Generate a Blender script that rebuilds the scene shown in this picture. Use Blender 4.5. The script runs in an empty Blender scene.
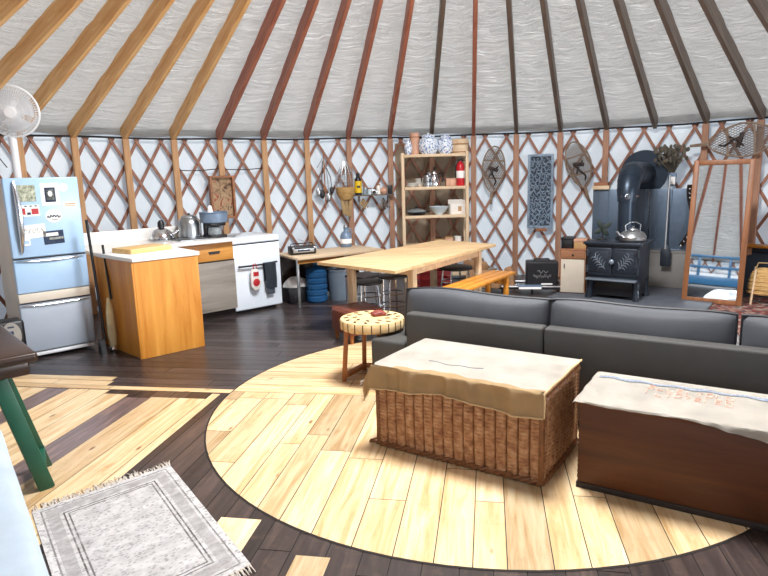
import bpy, bmesh, math, random
from mathutils import Vector, Matrix, Euler
random.seed(7)
PI = math.pi
S = bpy.context.scene
COL = S.collection
rad = math.radians
# ---------------------------------------------------------------- place frame
CX, CY, RW, ZW, ZA = 0.6596, 4.0616, 5.375, 2.128, 4.928       # yurt centre, wall radius, wall top, virtual apex
RC = 1.862                                                      # inlaid floor disc
A0, AST = 128.845, 6.66667                                      # rafter azimuths
KA = 41.5                                                       # kitchen / furniture frame
kc, ks = math.cos(rad(KA)), math.sin(rad(KA))
def K(u, v, z=0.0): return (u*kc - v*ks, u*ks + v*kc, z)
def W(az, r, z=0.0): return (CX + r*math.cos(rad(az)), CY + r*math.sin(rad(az)), z)
def AZ(i): return A0 - 6.6778*i if -6 <= i <= 15 else A0 - AST*i

# ---------------------------------------------------------------- materials
def lin(c):
    if isinstance(c, str):
        c = c.lstrip('#'); c = [int(c[k:k+2], 16)/255 for k in (0, 2, 4)]
        return tuple(x/12.92 if x <= .04045 else ((x+.055)/1.055)**2.4 for x in c) + (1,)
    return tuple(c) + (1,)
MATS = {}
class NT:
    def __init__(s, name):
        s.m = bpy.data.materials.new(name); s.m.use_nodes = True
        s.t = s.m.node_tree; s.n = s.t.nodes; s.l = s.t.links
        s.b = s.n['Principled BSDF']
    def new(s, typ, **kw):
        n = s.n.new(typ)
        for k, v in kw.items():
            if k in n.inputs: n.inputs[k].default_value = v
            else: setattr(n, k, v)
        return n
    def link(s, a, b): s.l.new(a, b)
    def coord(s, scale=(1, 1, 1), which='Object', rot=(0, 0, 0)):
        tc = s.new('ShaderNodeTexCoord'); mp = s.new('ShaderNodeMapping')
        mp.inputs['Scale'].default_value = scale; mp.inputs['Rotation'].default_value = rot
        s.link(tc.outputs[which], mp.inputs['Vector']); return mp.outputs['Vector']
    def noise(s, vec, scale=5, detail=4, rough=.55, dist=0):
        n = s.new('ShaderNodeTexNoise'); n.inputs['Scale'].default_value = scale
        n.inputs['Detail'].default_value = detail; n.inputs['Roughness'].default_value = rough
        n.inputs['Distortion'].default_value = dist
        s.link(vec, n.inputs['Vector']); return n.outputs['Fac']
    def ramp(s, fac, stops):
        r = s.new('ShaderNodeValToRGB'); cr = r.color_ramp
        while len(cr.elements) < len(stops): cr.elements.new(.5)
        for e, (p, c) in zip(cr.elements, stops): e.position = p; e.color = lin(c)
        s.link(fac, r.inputs['Fac']); return r.outputs['Color']
    def mix(s, fac, a, b, mode='MIX'):
        m = s.new('ShaderNodeMix', data_type='RGBA', blend_type=mode)
        for v, i in ((fac, 0), (a, 6), (b, 7)):
            if hasattr(v, 'is_linked') or isinstance(v, bpy.types.NodeSocket): s.link(v, m.inputs[i])
            else: m.inputs[i].default_value = v
        return m.outputs[2]
    def math(s, op, a, b=0.0):
        m = s.new('ShaderNodeMath', operation=op)
        for v, i in ((a, 0), (b, 1)):
            if isinstance(v, bpy.types.NodeSocket): s.link(v, m.inputs[i])
            else: m.inputs[i].default_value = v
        return m.outputs[0]
    def bump(s, h, strength=.3, dist=.01):
        b = s.new('ShaderNodeBump'); b.inputs['Strength'].default_value = strength; b.inputs['Distance'].default_value = dist
        s.link(h, b.inputs['Height']); s.link(b.outputs['Normal'], s.b.inputs['Normal'])
    def color(s, c):
        if isinstance(c, bpy.types.NodeSocket): s.link(c, s.b.inputs['Base Color'])
        else: s.b.inputs['Base Color'].default_value = lin(c)
    def done(s, rough=.5, metal=0., spec=.5):
        s.b.inputs['Roughness'].default_value = rough; s.b.inputs['Metallic'].default_value = metal
        s.b.inputs['Specular IOR Level'].default_value = spec
        MATS[s.m.name] = s.m; return s.m
def wood(name, dark, light, axis='x', scale=1., rough=.5, knots=False, bump=.15, spec=.4):
    t = NT(name); st = {'x': (1.2, 14, 14), 'y': (14, 1.2, 14), 'z': (14, 14, 1.2)}[axis]
    v = t.coord(tuple(k*scale for k in st))
    f = t.noise(v, 1.6, 6, .6, .6)
    mid = [(a+b)/2 for a, b in zip(lin(dark)[:3], lin(light)[:3])]
    r = t.new('ShaderNodeValToRGB'); cr = r.color_ramp; cr.elements.new(.5)
    for e, (p, c) in zip(cr.elements, ((.3, lin(dark)), (.5, tuple(mid)+(1,)), (.72, lin(light)))): e.position = p; e.color = c
    t.link(f, r.inputs['Fac']); c = r.outputs['Color']
    t.color(c)
    if bump: t.bump(f, bump, .004)
    return t.done(rough, 0, spec)
def plain(name, c, rough=.5, metal=0., var=.08, vs=6., spec=.5, bump=0., bs=60):
    t = NT(name); v = t.coord()
    f = t.noise(v, vs, 3); L = lin(c)[:3]
    r = t.new('ShaderNodeValToRGB'); cr = r.color_ramp
    cr.elements[0].position = .3; cr.elements[0].color = tuple(x*(1-var) for x in L)+(1,)
    cr.elements[1].position = .7; cr.elements[1].color = tuple(min(1, x*(1+var)) for x in L)+(1,)
    t.link(f, r.inputs['Fac']); t.color(r.outputs['Color'])
    if bump: t.bump(t.noise(v, bs, 3), bump, .003)
    return t.done(rough, metal, spec)
def cloth(name, c, rough=.9, var=.1, ws=350., bump=.25):
    t = NT(name); v = t.coord(); f = t.noise(v, 5, 5); L = lin(c)[:3]
    r = t.new('ShaderNodeValToRGB'); cr = r.color_ramp
    cr.elements[0].position = .25; cr.elements[0].color = tuple(x*(1-var*1.6) for x in L)+(1,)
    cr.elements[1].position = .75; cr.elements[1].color = tuple(min(1, x*(1+var)) for x in L)+(1,)
    t.link(f, r.inputs['Fac']); t.color(r.outputs['Color'])
    w = t.new('ShaderNodeTexWave', wave_type='BANDS'); w.inputs['Scale'].default_value = ws; t.link(v, w.inputs['Vector'])
    w2 = t.new('ShaderNodeTexWave', wave_type='BANDS', bands_direction='Y'); w2.inputs['Scale'].default_value = ws; t.link(v, w2.inputs['Vector'])
    t.bump(t.math('ADD', w.outputs['Fac'], w2.outputs['Fac']), bump, .002)
    return t.done(rough, 0, .2)
def mat_floor(name, stops, rough, spec, knots=True):
    t = NT(name); v = t.coord((1.3, 17, 1), 'UV')
    f = t.noise(v, 1.1, 7, .66, 1.1); c = t.ramp(f, stops)
    at = t.new('ShaderNodeVertexColor', layer_name='tint'); c = t.mix(1., c, at.outputs['Color'], 'MULTIPLY')
    if knots:
        v2 = t.coord((2.6, 7, 1), 'UV'); vo = t.new('ShaderNodeTexVoronoi'); vo.inputs['Scale'].default_value = 1.; t.link(v2, vo.inputs['Vector'])
        k = t.ramp(vo.outputs['Distance'], ((.045, '#ffffff'), (.1, '#000000')))
        k = t.math('MULTIPLY', k, .85)
        c = t.mix(k, c, lin('#6b4020'))
    v3 = t.coord((3, 3, 3)); s = t.noise(v3, 1.2 if knots else 3.2, 6, .72)
    c = t.mix(t.math('MULTIPLY', t.ramp(s, ((.55, '#000000'), (.8, '#ffffff'))), .35 if knots else .6), c, lin('#4a3320') if knots else lin('#6e5848'))
    t.color(c); t.bump(f, .12, .004)
    return t.done(rough, 0, spec)

M = {}
M['light_plank'] = mat_floor('light_plank', ((.2, '#9a7448'), (.38, '#c6a272'), (.52, '#dabd92'), (.66, '#e4cda6'), (.85, '#ecd8b6')), .36, .4)
M['dark_plank'] = mat_floor('dark_plank', ((.25, '#241d1b'), (.5, '#372d2a'), (.66, '#4a3c36'), (.85, '#6d574c')), .3, .6, False)
M['groove'] = plain('groove', '#1a120c', .8)
M['honey'] = wood('honey_lit_wood', '#d09252', '#f4cc90', 'x', 1., .5)  # rafter tones run lit to shaded with the room's light; hue differs too
M['redwood'] = wood('red_brown_wood', '#90503e', '#c08066', 'x', 1., .5)
M['brownwood'] = wood('brown_shaded_wood', '#544840', '#7c6c60', 'x', 1., .5)
M['postwood'] = wood('post_wood', '#a5784e', '#cfa67c', 'z', 1., .6)
M['postred'] = wood('post_red_wood', '#8a6450', '#b48a70', 'z', 1., .6)
M['lath'] = wood('lath_wood', '#7c5040', '#a67a64', 'z', .8, .6)
M['canvas'] = None
def translucent(t, col, fac):
    tr = t.new('ShaderNodeBsdfTranslucent'); tr.inputs['Color'].default_value = lin(col)
    mx = t.new('ShaderNodeMixShader'); mx.inputs[0].default_value = fac
    t.link(t.b.outputs[0], mx.inputs[1]); t.link(tr.outputs[0], mx.inputs[2]); t.link(mx.outputs[0], t.n['Material Output'].inputs[0])
def mk_wall():
    t = NT('white_canvas'); v = t.coord((1, 1, .5)); f = t.noise(v, 2.2, 4)
    t.color(t.ramp(f, ((.3, '#d3dce0'), (.7, '#e3eaec')))); t.bump(t.noise(t.coord((2, 2, .6)), 5, 3), .25, .03)
    translucent(t, '#ecf4fa', .10)
    return t.done(.9, 0, .1)
M['canvas'] = mk_wall()
def mk_liner():
    t = NT('silver_liner')
    v = t.coord((1., 12., 1.), 'UV'); f = t.noise(v, 2.0, 6, .6, .35)
    v2 = t.coord((.6, 3., 1.), 'UV', (0, 0, .4)); f2 = t.noise(v2, 3.0, 5, .65, .8)
    h = t.math('ADD', f, t.math('MULTIPLY', f2, 1.4))
    t.color(t.ramp(t.noise(t.coord((1, 1, 1)), 1.3, 3), ((.3, '#c2c1c1'), (.7, '#d6d5d3'))))
    t.bump(h, 1., .16); translucent(t, '#fff0de', .23)
    return t.done(.36, 0.3, .5)
M['liner'] = mk_liner()
M['cable'] = plain('black_wire', '#15151a', .5)
M['white_plastic'] = plain('white_plastic', '#eef1f4', .35)
M['fridge'] = plain('pale_blue_enamel', '#a8c9ea', .28, var=.03)
M['fridge_side'] = plain('cream_fridge_side', '#d8cfc0', .45, var=.04)
M['fridge_bin'] = plain('silver_grey_enamel', '#a9b4c2', .3, var=.03)
M['chrome'] = plain('chrome', '#d5d8dc', .18, 1., .03)
M['steel'] = plain('brushed_steel', '#a9adb0', .32, 1., .06)
M['alu'] = plain('aluminium', '#b9bbbd', .36, 1., .05)
M['black'] = plain('black_plastic', '#121216', .4)
M['iron'] = plain('stove_iron', '#252c36', .42, .3, .12, bump=.1)
M['iron_light'] = plain('stove_edge_iron', '#7d8893', .4, .5, .08)
M['pipe'] = plain('stove_pipe_steel', '#2a3644', .36, .5, .1)
M['shield'] = plain('blue_grey_shield_metal', '#5e6e80', .38, .45, .1)
M['enamel'] = plain('white_enamel', '#e4edf6', .22, var=.02)
M['counter'] = plain('white_laminate', '#eceae6', .28, var=.03)
M['ply'] = wood('orange_plywood', '#b8701f', '#dc9c46', 'z', .5, .4)
M['ply_x'] = wood('orange_plywood_front', '#b4742c', '#d49a50', 'x', .6, .45)
M['greydoor'] = wood('grey_weathered_wood', '#7c756d', '#a79f95', 'x', .5, .6)
M['board'] = wood('cutting_board_wood', '#c99d5e', '#e5c48a', 'x', .8, .5)
M['pine'] = wood('pale_pine', '#c4a684', '#e4cfae', 'x', .7, .45)
M['pine_z'] = wood('pale_pine_upright', '#c4a684', '#e4cfae', 'z', .7, .5)
M['bench'] = wood('orange_bench_wood', '#b06a1c', '#df9a3e', 'x', .8, .35)
M['darkwood'] = wood('dark_table_wood', '#1e120b', '#40281a', 'x', .6, .3)
M['green'] = plain('green_paint', '#12503a', .4, var=.12)
M['blanket'] = cloth('pale_blanket', '#dbe6ee', .9, .06, 120)
M['stool'] = plain('stool_black_seat', '#26201f', .5)
M['redleather'] = plain('oxblood_leather', '#6a3324', .38, var=.15, bump=.15)
M['redpouch'] = plain('red_brown_pouch', '#7a3329', .6)
M['round_top'] = wood('round_table_top_wood', '#cba670', '#e8cc9a', 'x', .8, .4)
M['inlay'] = plain('dark_inlay_wood', '#3b2416', .5)
M['legwood'] = wood('brown_leg_wood', '#7a4522', '#a86a38', 'z', .8, .45)
M['sofa'] = cloth('charcoal_sofa_fabric', '#4a4947', .5, .07, 400)
M['sofa_cushion'] = cloth('slate_cushion_fabric', '#4e5054', .45, .08, 400)
M['piping'] = plain('black_piping', '#141519', .6)
def mk_wicker():
    t = NT('wicker'); v = t.coord((1, 1, 1)); f = t.noise(v, 26, 5)
    c = t.ramp(f, ((.28, '#80523a'), (.5, '#a87a54'), (.75, '#cba27c')))
    f2 = t.noise(t.coord((14, 14, 130)), 1.5, 3); c = t.mix(t.math('MULTIPLY', f2, .4), c, lin('#5a3822'))
    t.color(c); t.bump(f2, .3, .003); return t.done(.6, 0, .3)
M['wicker'] = mk_wicker()
M['wickerrim'] = plain('wicker_braid', '#704522', .65, var=.3, vs=40, bump=.4, bs=90)
M['burlap'] = cloth('shaded_tan_burlap', '#d2b488', .95, .16, 300, .4)
M['burlap_pale'] = cloth('pale_burlap', '#d9d2c6', .95, .12, 300, .4)
M['ink_red'] = plain('faded_red_ink', '#d4aa98', .95, var=.4, vs=40)
M['ink_blue'] = plain('faded_blue_ink', '#7f8794', .95, var=.3, vs=40)
M['trunkwood'] = wood('dark_trunk_wood', '#3b1e0d', '#653717', 'x', .35, .5)
M['darkedge'] = plain('dark_edge', '#20130c', .7)
M['glass_blue'] = None
def mk_glass(name, col, rough=.08, alpha=.55):
    t = NT(name); t.color(col); t.b.inputs['Transmission Weight'].default_value = .65
    t.b.inputs['IOR'].default_value = 1.3
    return t.done(rough, 0, .5)
M['blue_jug'] = mk_glass('blue_jug_plastic', '#3a78b4')
M['glass_clear'] = mk_glass('jar_glass', '#bcc8cc')
def mk_pane():
    t = NT('window_vinyl'); tr = t.new('ShaderNodeBsdfTransparent'); gl = t.new('ShaderNodeBsdfGlossy'); gl.inputs['Roughness'].default_value = .05
    mx = t.new('ShaderNodeMixShader'); mx.inputs[0].default_value = .06
    t.link(tr.outputs[0], mx.inputs[1]); t.link(gl.outputs[0], mx.inputs[2]); t.link(mx.outputs[0], t.n['Material Output'].inputs[0])
    MATS[t.m.name] = t.m; return t.m
M['pane'] = mk_pane()
def mk_mirror():
    t = NT('mirror_glass'); t.color('#dfe6ea'); return t.done(.02, 1., .5)
M['mirror'] = mk_mirror()
M['mirrorframe'] = wood('red_brown_frame_wood', '#6e4326', '#986440', 'z', .8, .45)
M['red'] = plain('red_paint', '#b32228', .4)
M['extinguisher'] = plain('extinguisher_red', '#c2202a', .3)
M['yellow'] = plain('yellow_label', '#e8c21c', .5)
M['paper'] = plain('white_paper', '#f2f1ee', .8, var=.03)
M['dark_paper'] = plain('dark_blue_print', '#23334d', .7, var=.5, vs=40)
M['grey_print'] = plain('grey_print', '#8f948c', .7, var=.45, vs=60)
M['porcelain'] = None
def mk_porc():
    t = NT('blue_white_porcelain'); v = t.coord(); vo = t.new('ShaderNodeTexNoise'); vo.inputs['Scale'].default_value = 38; vo.inputs['Detail'].default_value = 2
    t.link(v, vo.inputs['Vector']); t.color(t.ramp(vo.outputs['Fac'], ((.47, '#e9eef4'), (.55, '#a4b8d4'), (.66, '#5474aa'))))
    return t.done(.15, 0, .5)
M['porcelain'] = mk_porc()
M['white_china'] = plain('white_china', '#e8e6e0', .25)
M['bowl_blue'] = plain('pale_blue_china', '#c6d6de', .25)
M['carton'] = plain('white_carton', '#e2ded6', .7)
M['pinkwood'] = wood('pinkish_wood', '#b5836a', '#d8ae94', 'z', .6, .6)
M['cardboard'] = plain('cardboard', '#b08a5e', .8, var=.12)
M['shade_tan_cloth'] = cloth('shade_tan_cloth', '#c0ae98', .95, .1, 150)
M['bluewood'] = plain('carved_panel_paint', '#7e90a2', .6, var=.3, vs=30)
M['bluewood_dark'] = plain('panel_shadow_backing', '#3a4552', .8)
M['rawhide'] = wood('snowshoe_wood', '#6c5a4a', '#988470', 'x', 1., .6)
M['lacing'] = plain('rawhide_lacing', '#7c7268', .7)
M['strap'] = plain('leather_strap', '#2c2019', .7)
M['straw'] = wood('straw_weave', '#9a7440', '#d2ae74', 'x', 3., .8, bump=.5)
M['bark'] = plain('split_firewood', '#8a6748', .9, var=.3, vs=14, bump=.5)
M['fuzz'] = plain('grey_brown_plumes', '#5c564c', .95, var=.3)
M['dry'] = plain('dried_stems', '#a58a62', .9, var=.25)
M['slate'] = plain('hearth_slate', '#4e525a', .6, var=.15)
M['concrete'] = plain('grey_stone_panel', '#75726e', .75, var=.1)
M['redrug'] = None
def mk_redrug():
    t = NT('red_patterned_carpet'); vo = t.new('ShaderNodeTexVoronoi'); vo.inputs['Scale'].default_value = 22; t.link(t.coord(), vo.inputs['Vector'])
    sp = t.new('ShaderNodeSeparateColor'); t.link(vo.outputs['Color'], sp.inputs[0])
    t.color(t.ramp(sp.outputs[0], ((.2, '#74403a'), (.45, '#94625a'), (.65, '#a89a8c'), (.85, '#4a4448')))); return t.done(.95, 0, .1)
M['redrug'] = mk_redrug()
M['cream'] = plain('cream_door_paint', '#cabfae', .5, var=.05)
M['oldwood'] = wood('old_drawer_wood', '#80523a', '#b07c58', 'x', .8, .6)
M['bluepaint'] = plain('blue_bunk_paint', '#28648f', .4, var=.06)
M['linen'] = cloth('white_linen', '#e6eaee', .9, .05, 100)
M['towel'] = cloth('grey_towel', '#4b525c', .95, .15, 250)
M['mitt'] = cloth('white_mitt', '#e6ded8', .95, .05, 250)
M['galv'] = plain('grey_blue_enamelware', '#7488a0', .4, .2, .1)
M['galvbin'] = plain('grey_bin_plastic', '#6e7b88', .4, .2, .1)
M['dustcover'] = plain('fan_mesh_haze', '#cfd8e0', .4)
M['bristle'] = plain('pale_bristles', '#d9cfa8', .9, var=.2)
M['leaf'] = plain('black_green_leaf', '#1e2a22', .6)
M['bone'] = plain('grey_horn', '#6a6058', .7, var=.2)
M['print'] = None
def mk_print():
    t = NT('faded_picture_print'); f = t.noise(t.coord(), 9, 3, .6, 1.5)
    t.color(t.ramp(f, ((.3, '#2c201c'), (.42, '#93755a'), (.55, '#b49a76'), (.62, '#9a4438'), (.7, '#54443a')))); return t.done(.6, 0, .3)
M['print'] = mk_print()
def mk_map():
    t = NT('olive_map_print'); f = t.noise(t.coord(), 30, 4, .7)
    t.color(t.ramp(f, ((.35, '#5d6a58'), (.5, '#a2a893'), (.65, '#cfd2c0')))); return t.done(.7, 0, .3)
M['map'] = mk_map()
def mk_rug():
    t = NT('faded_grey_rug'); tc = t.new('ShaderNodeTexCoord'); sp = t.new('ShaderNodeSeparateXYZ'); t.link(tc.outputs['UV'], sp.inputs[0])
    def edge(o, L):
        b = t.math('SUBTRACT', L, o); return t.math('MINIMUM', o, b)
    d = t.math('MINIMUM', edge(sp.outputs[0], .70), edge(sp.outputs[1], 1.12))
    bands = t.new('ShaderNodeValToRGB'); cr = bands.color_ramp; cr.interpolation = 'CONSTANT'
    st = ((0, 0), (.03, .6), (.036, .1), (.05, .34), (.105, .1), (.12, .75), (.128, .1), (.14, .7), (.147, .12))
    while len(cr.elements) < len(st): cr.elements.new(.5)
    for e, (p, v) in zip(cr.elements, st): e.position = p; e.color = (v, v, v, 1)
    t.link(d, bands.inputs['Fac'])
    v = t.coord((38, 60, 1), 'UV'); vo = t.new('ShaderNodeTexVoronoi'); vo.inputs['Scale'].default_value = 1.15; t.link(v, vo.inputs['Vector'])
    spots = t.ramp(vo.outputs['Distance'], ((.25, '#ffffff'), (.5, '#000000')))
    nz = t.noise(t.coord((7, 11, 1), 'UV'), 1.6, 6, .75); wear = t.ramp(nz, ((.3, '#000000'), (.52, '#ffffff')))
    fl = t.math('MULTIPLY', t.math('MULTIPLY', spots, wear), .6)
    dk = t.math('MULTIPLY', t.math('MAXIMUM', t.math('MULTIPLY', bands.outputs['Color'], t.math('ADD', wear, .45)), fl), .85)
    base = t.ramp(t.noise(t.coord((5, 8, 1), 'UV'), 2, 6, .7), ((.3, '#a09d9c'), (.55, '#bfbcba'), (.75, '#cfcdcb')))
    t.color(t.mix(dk, base, lin('#46403e'))); t.bump(t.noise(t.coord((160, 260, 1), 'UV'), 1.5, 2), .3, .003)
    return t.done(.95, 0, .1)
M['rug'] = mk_rug()
M['fringe'] = plain('rug_fringe', '#b9b0a4', .95, var=.15)

# ---------------------------------------------------------------- mesh builder
class MB:
    def __init__(s): s.bm = bmesh.new()
    def _merge(s, t, mtx=None):
        if mtx is not None: bmesh.ops.transform(t, matrix=mtx, verts=t.verts)
        me = bpy.data.meshes.new('t'); t.to_mesh(me); t.free(); s.bm.from_mesh(me); bpy.data.meshes.remove(me); return s
    def box(s, sx, sy, sz, at=(0, 0, 0), rot=(0, 0, 0), bev=0, seg=2):
        t = bmesh.new(); bmesh.ops.create_cube(t, size=1); bmesh.ops.scale(t, vec=(sx, sy, sz), verts=t.verts)
        if bev: bmesh.ops.bevel(t, geom=t.edges[:], offset=bev, segments=seg, profile=.5, affect='EDGES')
        return s._merge(t, Matrix.Translation(at) @ Euler(rot).to_matrix().to_4x4())
    def bar(s, p0, p1, w, d, bev=0, up=(0, 0, 1)):
        p0, p1 = Vector(p0), Vector(p1); z = (p1-p0); L = z.length; z.normalize(); upv = Vector(up)
        if abs(z.dot(upv)) > .98: upv = Vector((0, 1, 0))
        x = upv.cross(z).normalized(); y = z.cross(x)
        m = Matrix((x, y, z)).transposed().to_4x4(); m.translation = (p0+p1)/2
        t = bmesh.new(); bmesh.ops.create_cube(t, size=1); bmesh.ops.scale(t, vec=(w, d, L), verts=t.verts)
        if bev: bmesh.ops.bevel(t, geom=t.edges[:], offset=bev, segments=2, profile=.5, affect='EDGES')
        return s._merge(t, m)
    def tube(s, pts, r, n=8, closed=False, flat=1.):
        pts = [Vector(p) for p in pts]; N = len(pts); rs = r if isinstance(r, (list, tuple)) else [r]*N
        tg = []
        for i in range(N):
            a = pts[(i-1) % N] if (closed or i > 0) else pts[i]; b = pts[(i+1) % N] if (closed or i < N-1) else pts[i]
            tg.append((b-a).normalized() if (b-a).length > 1e-9 else Vector((0, 0, 1)))
        x = tg[0].orthogonal().normalized(); rings = []
        for i in range(N):
            x = (x - tg[i]*x.dot(tg[i])).normalized(); y = tg[i].cross(x)
            rings.append([s.bm.verts.new(pts[i] + (x*math.cos(2*PI*k/n) + y*flat*math.sin(2*PI*k/n))*rs[i]) for k in range(n)])
        for i in range(N if closed else N-1):
            A, B = rings[i], rings[(i+1) % N]
            for k in range(n): s.bm.faces.new((A[k], A[(k+1) % n], B[(k+1) % n], B[k]))
        if not closed: s.bm.faces.new(rings[0][::-1]); s.bm.faces.new(rings[-1])
        return s
    def cyl(s, p0, p1, r0, r1=None, n=16): return s.tube([p0, p1], [r0, r0 if r1 is None else r1], n)
    def lathe(s, prof, at=(0, 0, 0), n=24, rot=None):
        m = Matrix.Translation(at) @ (Euler(rot).to_matrix().to_4x4() if rot else Matrix()); rings = []
        for r, z in prof:
            if r < 1e-6: rings.append([s.bm.verts.new(m @ Vector((0, 0, z)))])
            else: rings.append([s.bm.verts.new(m @ Vector((r*math.cos(2*PI*k/n), r*math.sin(2*PI*k/n), z))) for k in range(n)])
        for A, B in zip(rings, rings[1:]):
            for k in range(n):
                q = (k+1) % n
                if len(A) == 1 and len(B) == 1: continue
                if len(A) == 1: s.bm.faces.new((A[0], B[q], B[k]))
                elif len(B) == 1: s.bm.faces.new((A[k], A[q], B[0]))
                else: s.bm.faces.new((A[k], A[q], B[q], B[k]))
        if len(rings[0]) > 1: s.bm.faces.new(rings[0][::-1])
        if len(rings[-1]) > 1: s.bm.faces.new(rings[-1])
        return s
    def sph(s, at, r, sc=(1, 1, 1), n=14, rot=(0, 0, 0)):
        t = bmesh.new(); bmesh.ops.create_uvsphere(t, u_segments=n, v_segments=max(6, n*2//3), radius=r)
        bmesh.ops.scale(t, vec=sc, verts=t.verts)
        return s._merge(t, Matrix.Translation(at) @ Euler(rot).to_matrix().to_4x4())
    def prism(s, poly, d, at=(0, 0, 0), rot=(0, 0, 0), bev=0):
        """polygon in local xz, extruded d along y"""
        t = bmesh.new(); vs = [t.verts.new((x, 0, z)) for x, z in poly]; f = t.faces.new(vs)
        e = bmesh.ops.extrude_face_region(t, geom=[f]); bmesh.ops.translate(t, vec=(0, d, 0), verts=[v for v in e['geom'] if isinstance(v, bmesh.types.BMVert)])
        bmesh.ops.recalc_face_normals(t, faces=t.faces)
        if bev: bmesh.ops.bevel(t, geom=t.edges[:], offset=bev, segments=2, profile=.5, affect='EDGES')
        return s._merge(t, Matrix.Translation(at) @ Euler(rot).to_matrix().to_4x4())
    def grid(s, fn, nu, nv, uv=False, thick=0):
        V = [[s.bm.verts.new(fn(i/nu, j/nv)) for j in range(nv+1)] for i in range(nu+1)]
        lay = s.bm.loops.layers.uv.verify() if uv else None; fs = []
        for i in range(nu):
            for j in range(nv):
                f = s.bm.faces.new((V[i][j], V[i+1][j], V[i+1][j+1], V[i][j+1])); fs.append(f)
                if uv:
                    for lp, (a, b) in zip(f.loops, ((i, j), (i+1, j), (i+1, j+1), (i, j+1))): lp[lay].uv = (a/nu, b/nv)
        if thick: bmesh.ops.solidify(s.bm, geom=fs, thickness=thick)
        return s
    def build(s, name, mat, parent=None, loc=(0, 0, 0), rot=(0, 0, 0), ang=35, fix=True):
        if fix: bmesh.ops.recalc_face_normals(s.bm, faces=s.bm.faces)
        me = bpy.data.meshes.new(name); s.bm.to_mesh(me); s.bm.free()
        me.materials.append(M[mat] if isinstance(mat, str) else mat)
        if ang:
            for p in me.polygons: p.use_smooth = True
            me.set_sharp_from_angle(angle=rad(ang))
        o = bpy.data.objects.new(name, me); COL.objects.link(o); o.location = loc; o.rotation_euler = rot
        if parent: o.parent = parent
        return o
def tag(o, label, cat, group=None, kind='thing'):
    o['label'] = label; o['category'] = cat; o['kind'] = kind
    if group: o['group'] = group
    return o
def thing(name, label, cat, loc=(0, 0, 0), rz=0., group=None, rot=None):
    o = bpy.data.objects.new(name, None); COL.objects.link(o); o.location = loc
    o.rotation_euler = rot if rot else (0, 0, rad(rz)); o.empty_display_size = .1
    return tag(o, label, cat, group)
def struct(o): o['kind'] = 'structure'; return o
def plabel(o, t): o['label'] = t; return o
def copy_tree(src, loc=None, rz=None, label=None):
    r = src.copy(); COL.objects.link(r)
    if loc is not None: r.location = loc
    if rz is not None: r.rotation_euler = (0, 0, rad(rz))
    if label: r['label'] = label
    for ch in list(src.children):
        c = ch.copy(); COL.objects.link(c); c.parent = r
        for g in list(ch.children):
            d = g.copy(); COL.objects.link(d); d.parent = c
    return r
def hexpts(r, n=24, z=0): return [(r*math.cos(2*PI*k/n), r*math.sin(2*PI*k/n), z) for k in range(n)]

# ================================================================= SETTING
# ---- floor -------------------------------------------------------
FR = -9.7
fc, fs_ = math.cos(rad(FR)), math.sin(rad(FR))
def Fl(x, y): return (x*fc + y*fs_, -x*fs_ + y*fc)          # world -> floor frame
c1, c2 = Fl(CX, CY)
def clip(poly, circ):
    out = poly
    n = len(circ)
    for k in range(n):
        ax, ay = circ[k]; bx, by = circ[(k+1) % n]; inp, out = out, []
        if not inp: return []
        def side(p): return (bx-ax)*(p[1]-ay) - (by-ay)*(p[0]-ax)
        for i in range(len(inp)):
            p, q = inp[i], inp[(i+1) % len(inp)]; sp, sq = side(p), side(q)
            if sp >= 0: out.append(p)
            if (sp >= 0) != (sq >= 0):
                t = sp/(sp-sq); out.append((p[0]+t*(q[0]-p[0]), p[1]+t*(q[1]-p[1])))
    return out
def ngon(r, n): return [(c1 + r*math.cos(2*PI*k/n), c2 + r*math.sin(2*PI*k/n)) for k in range(n)]
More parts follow.
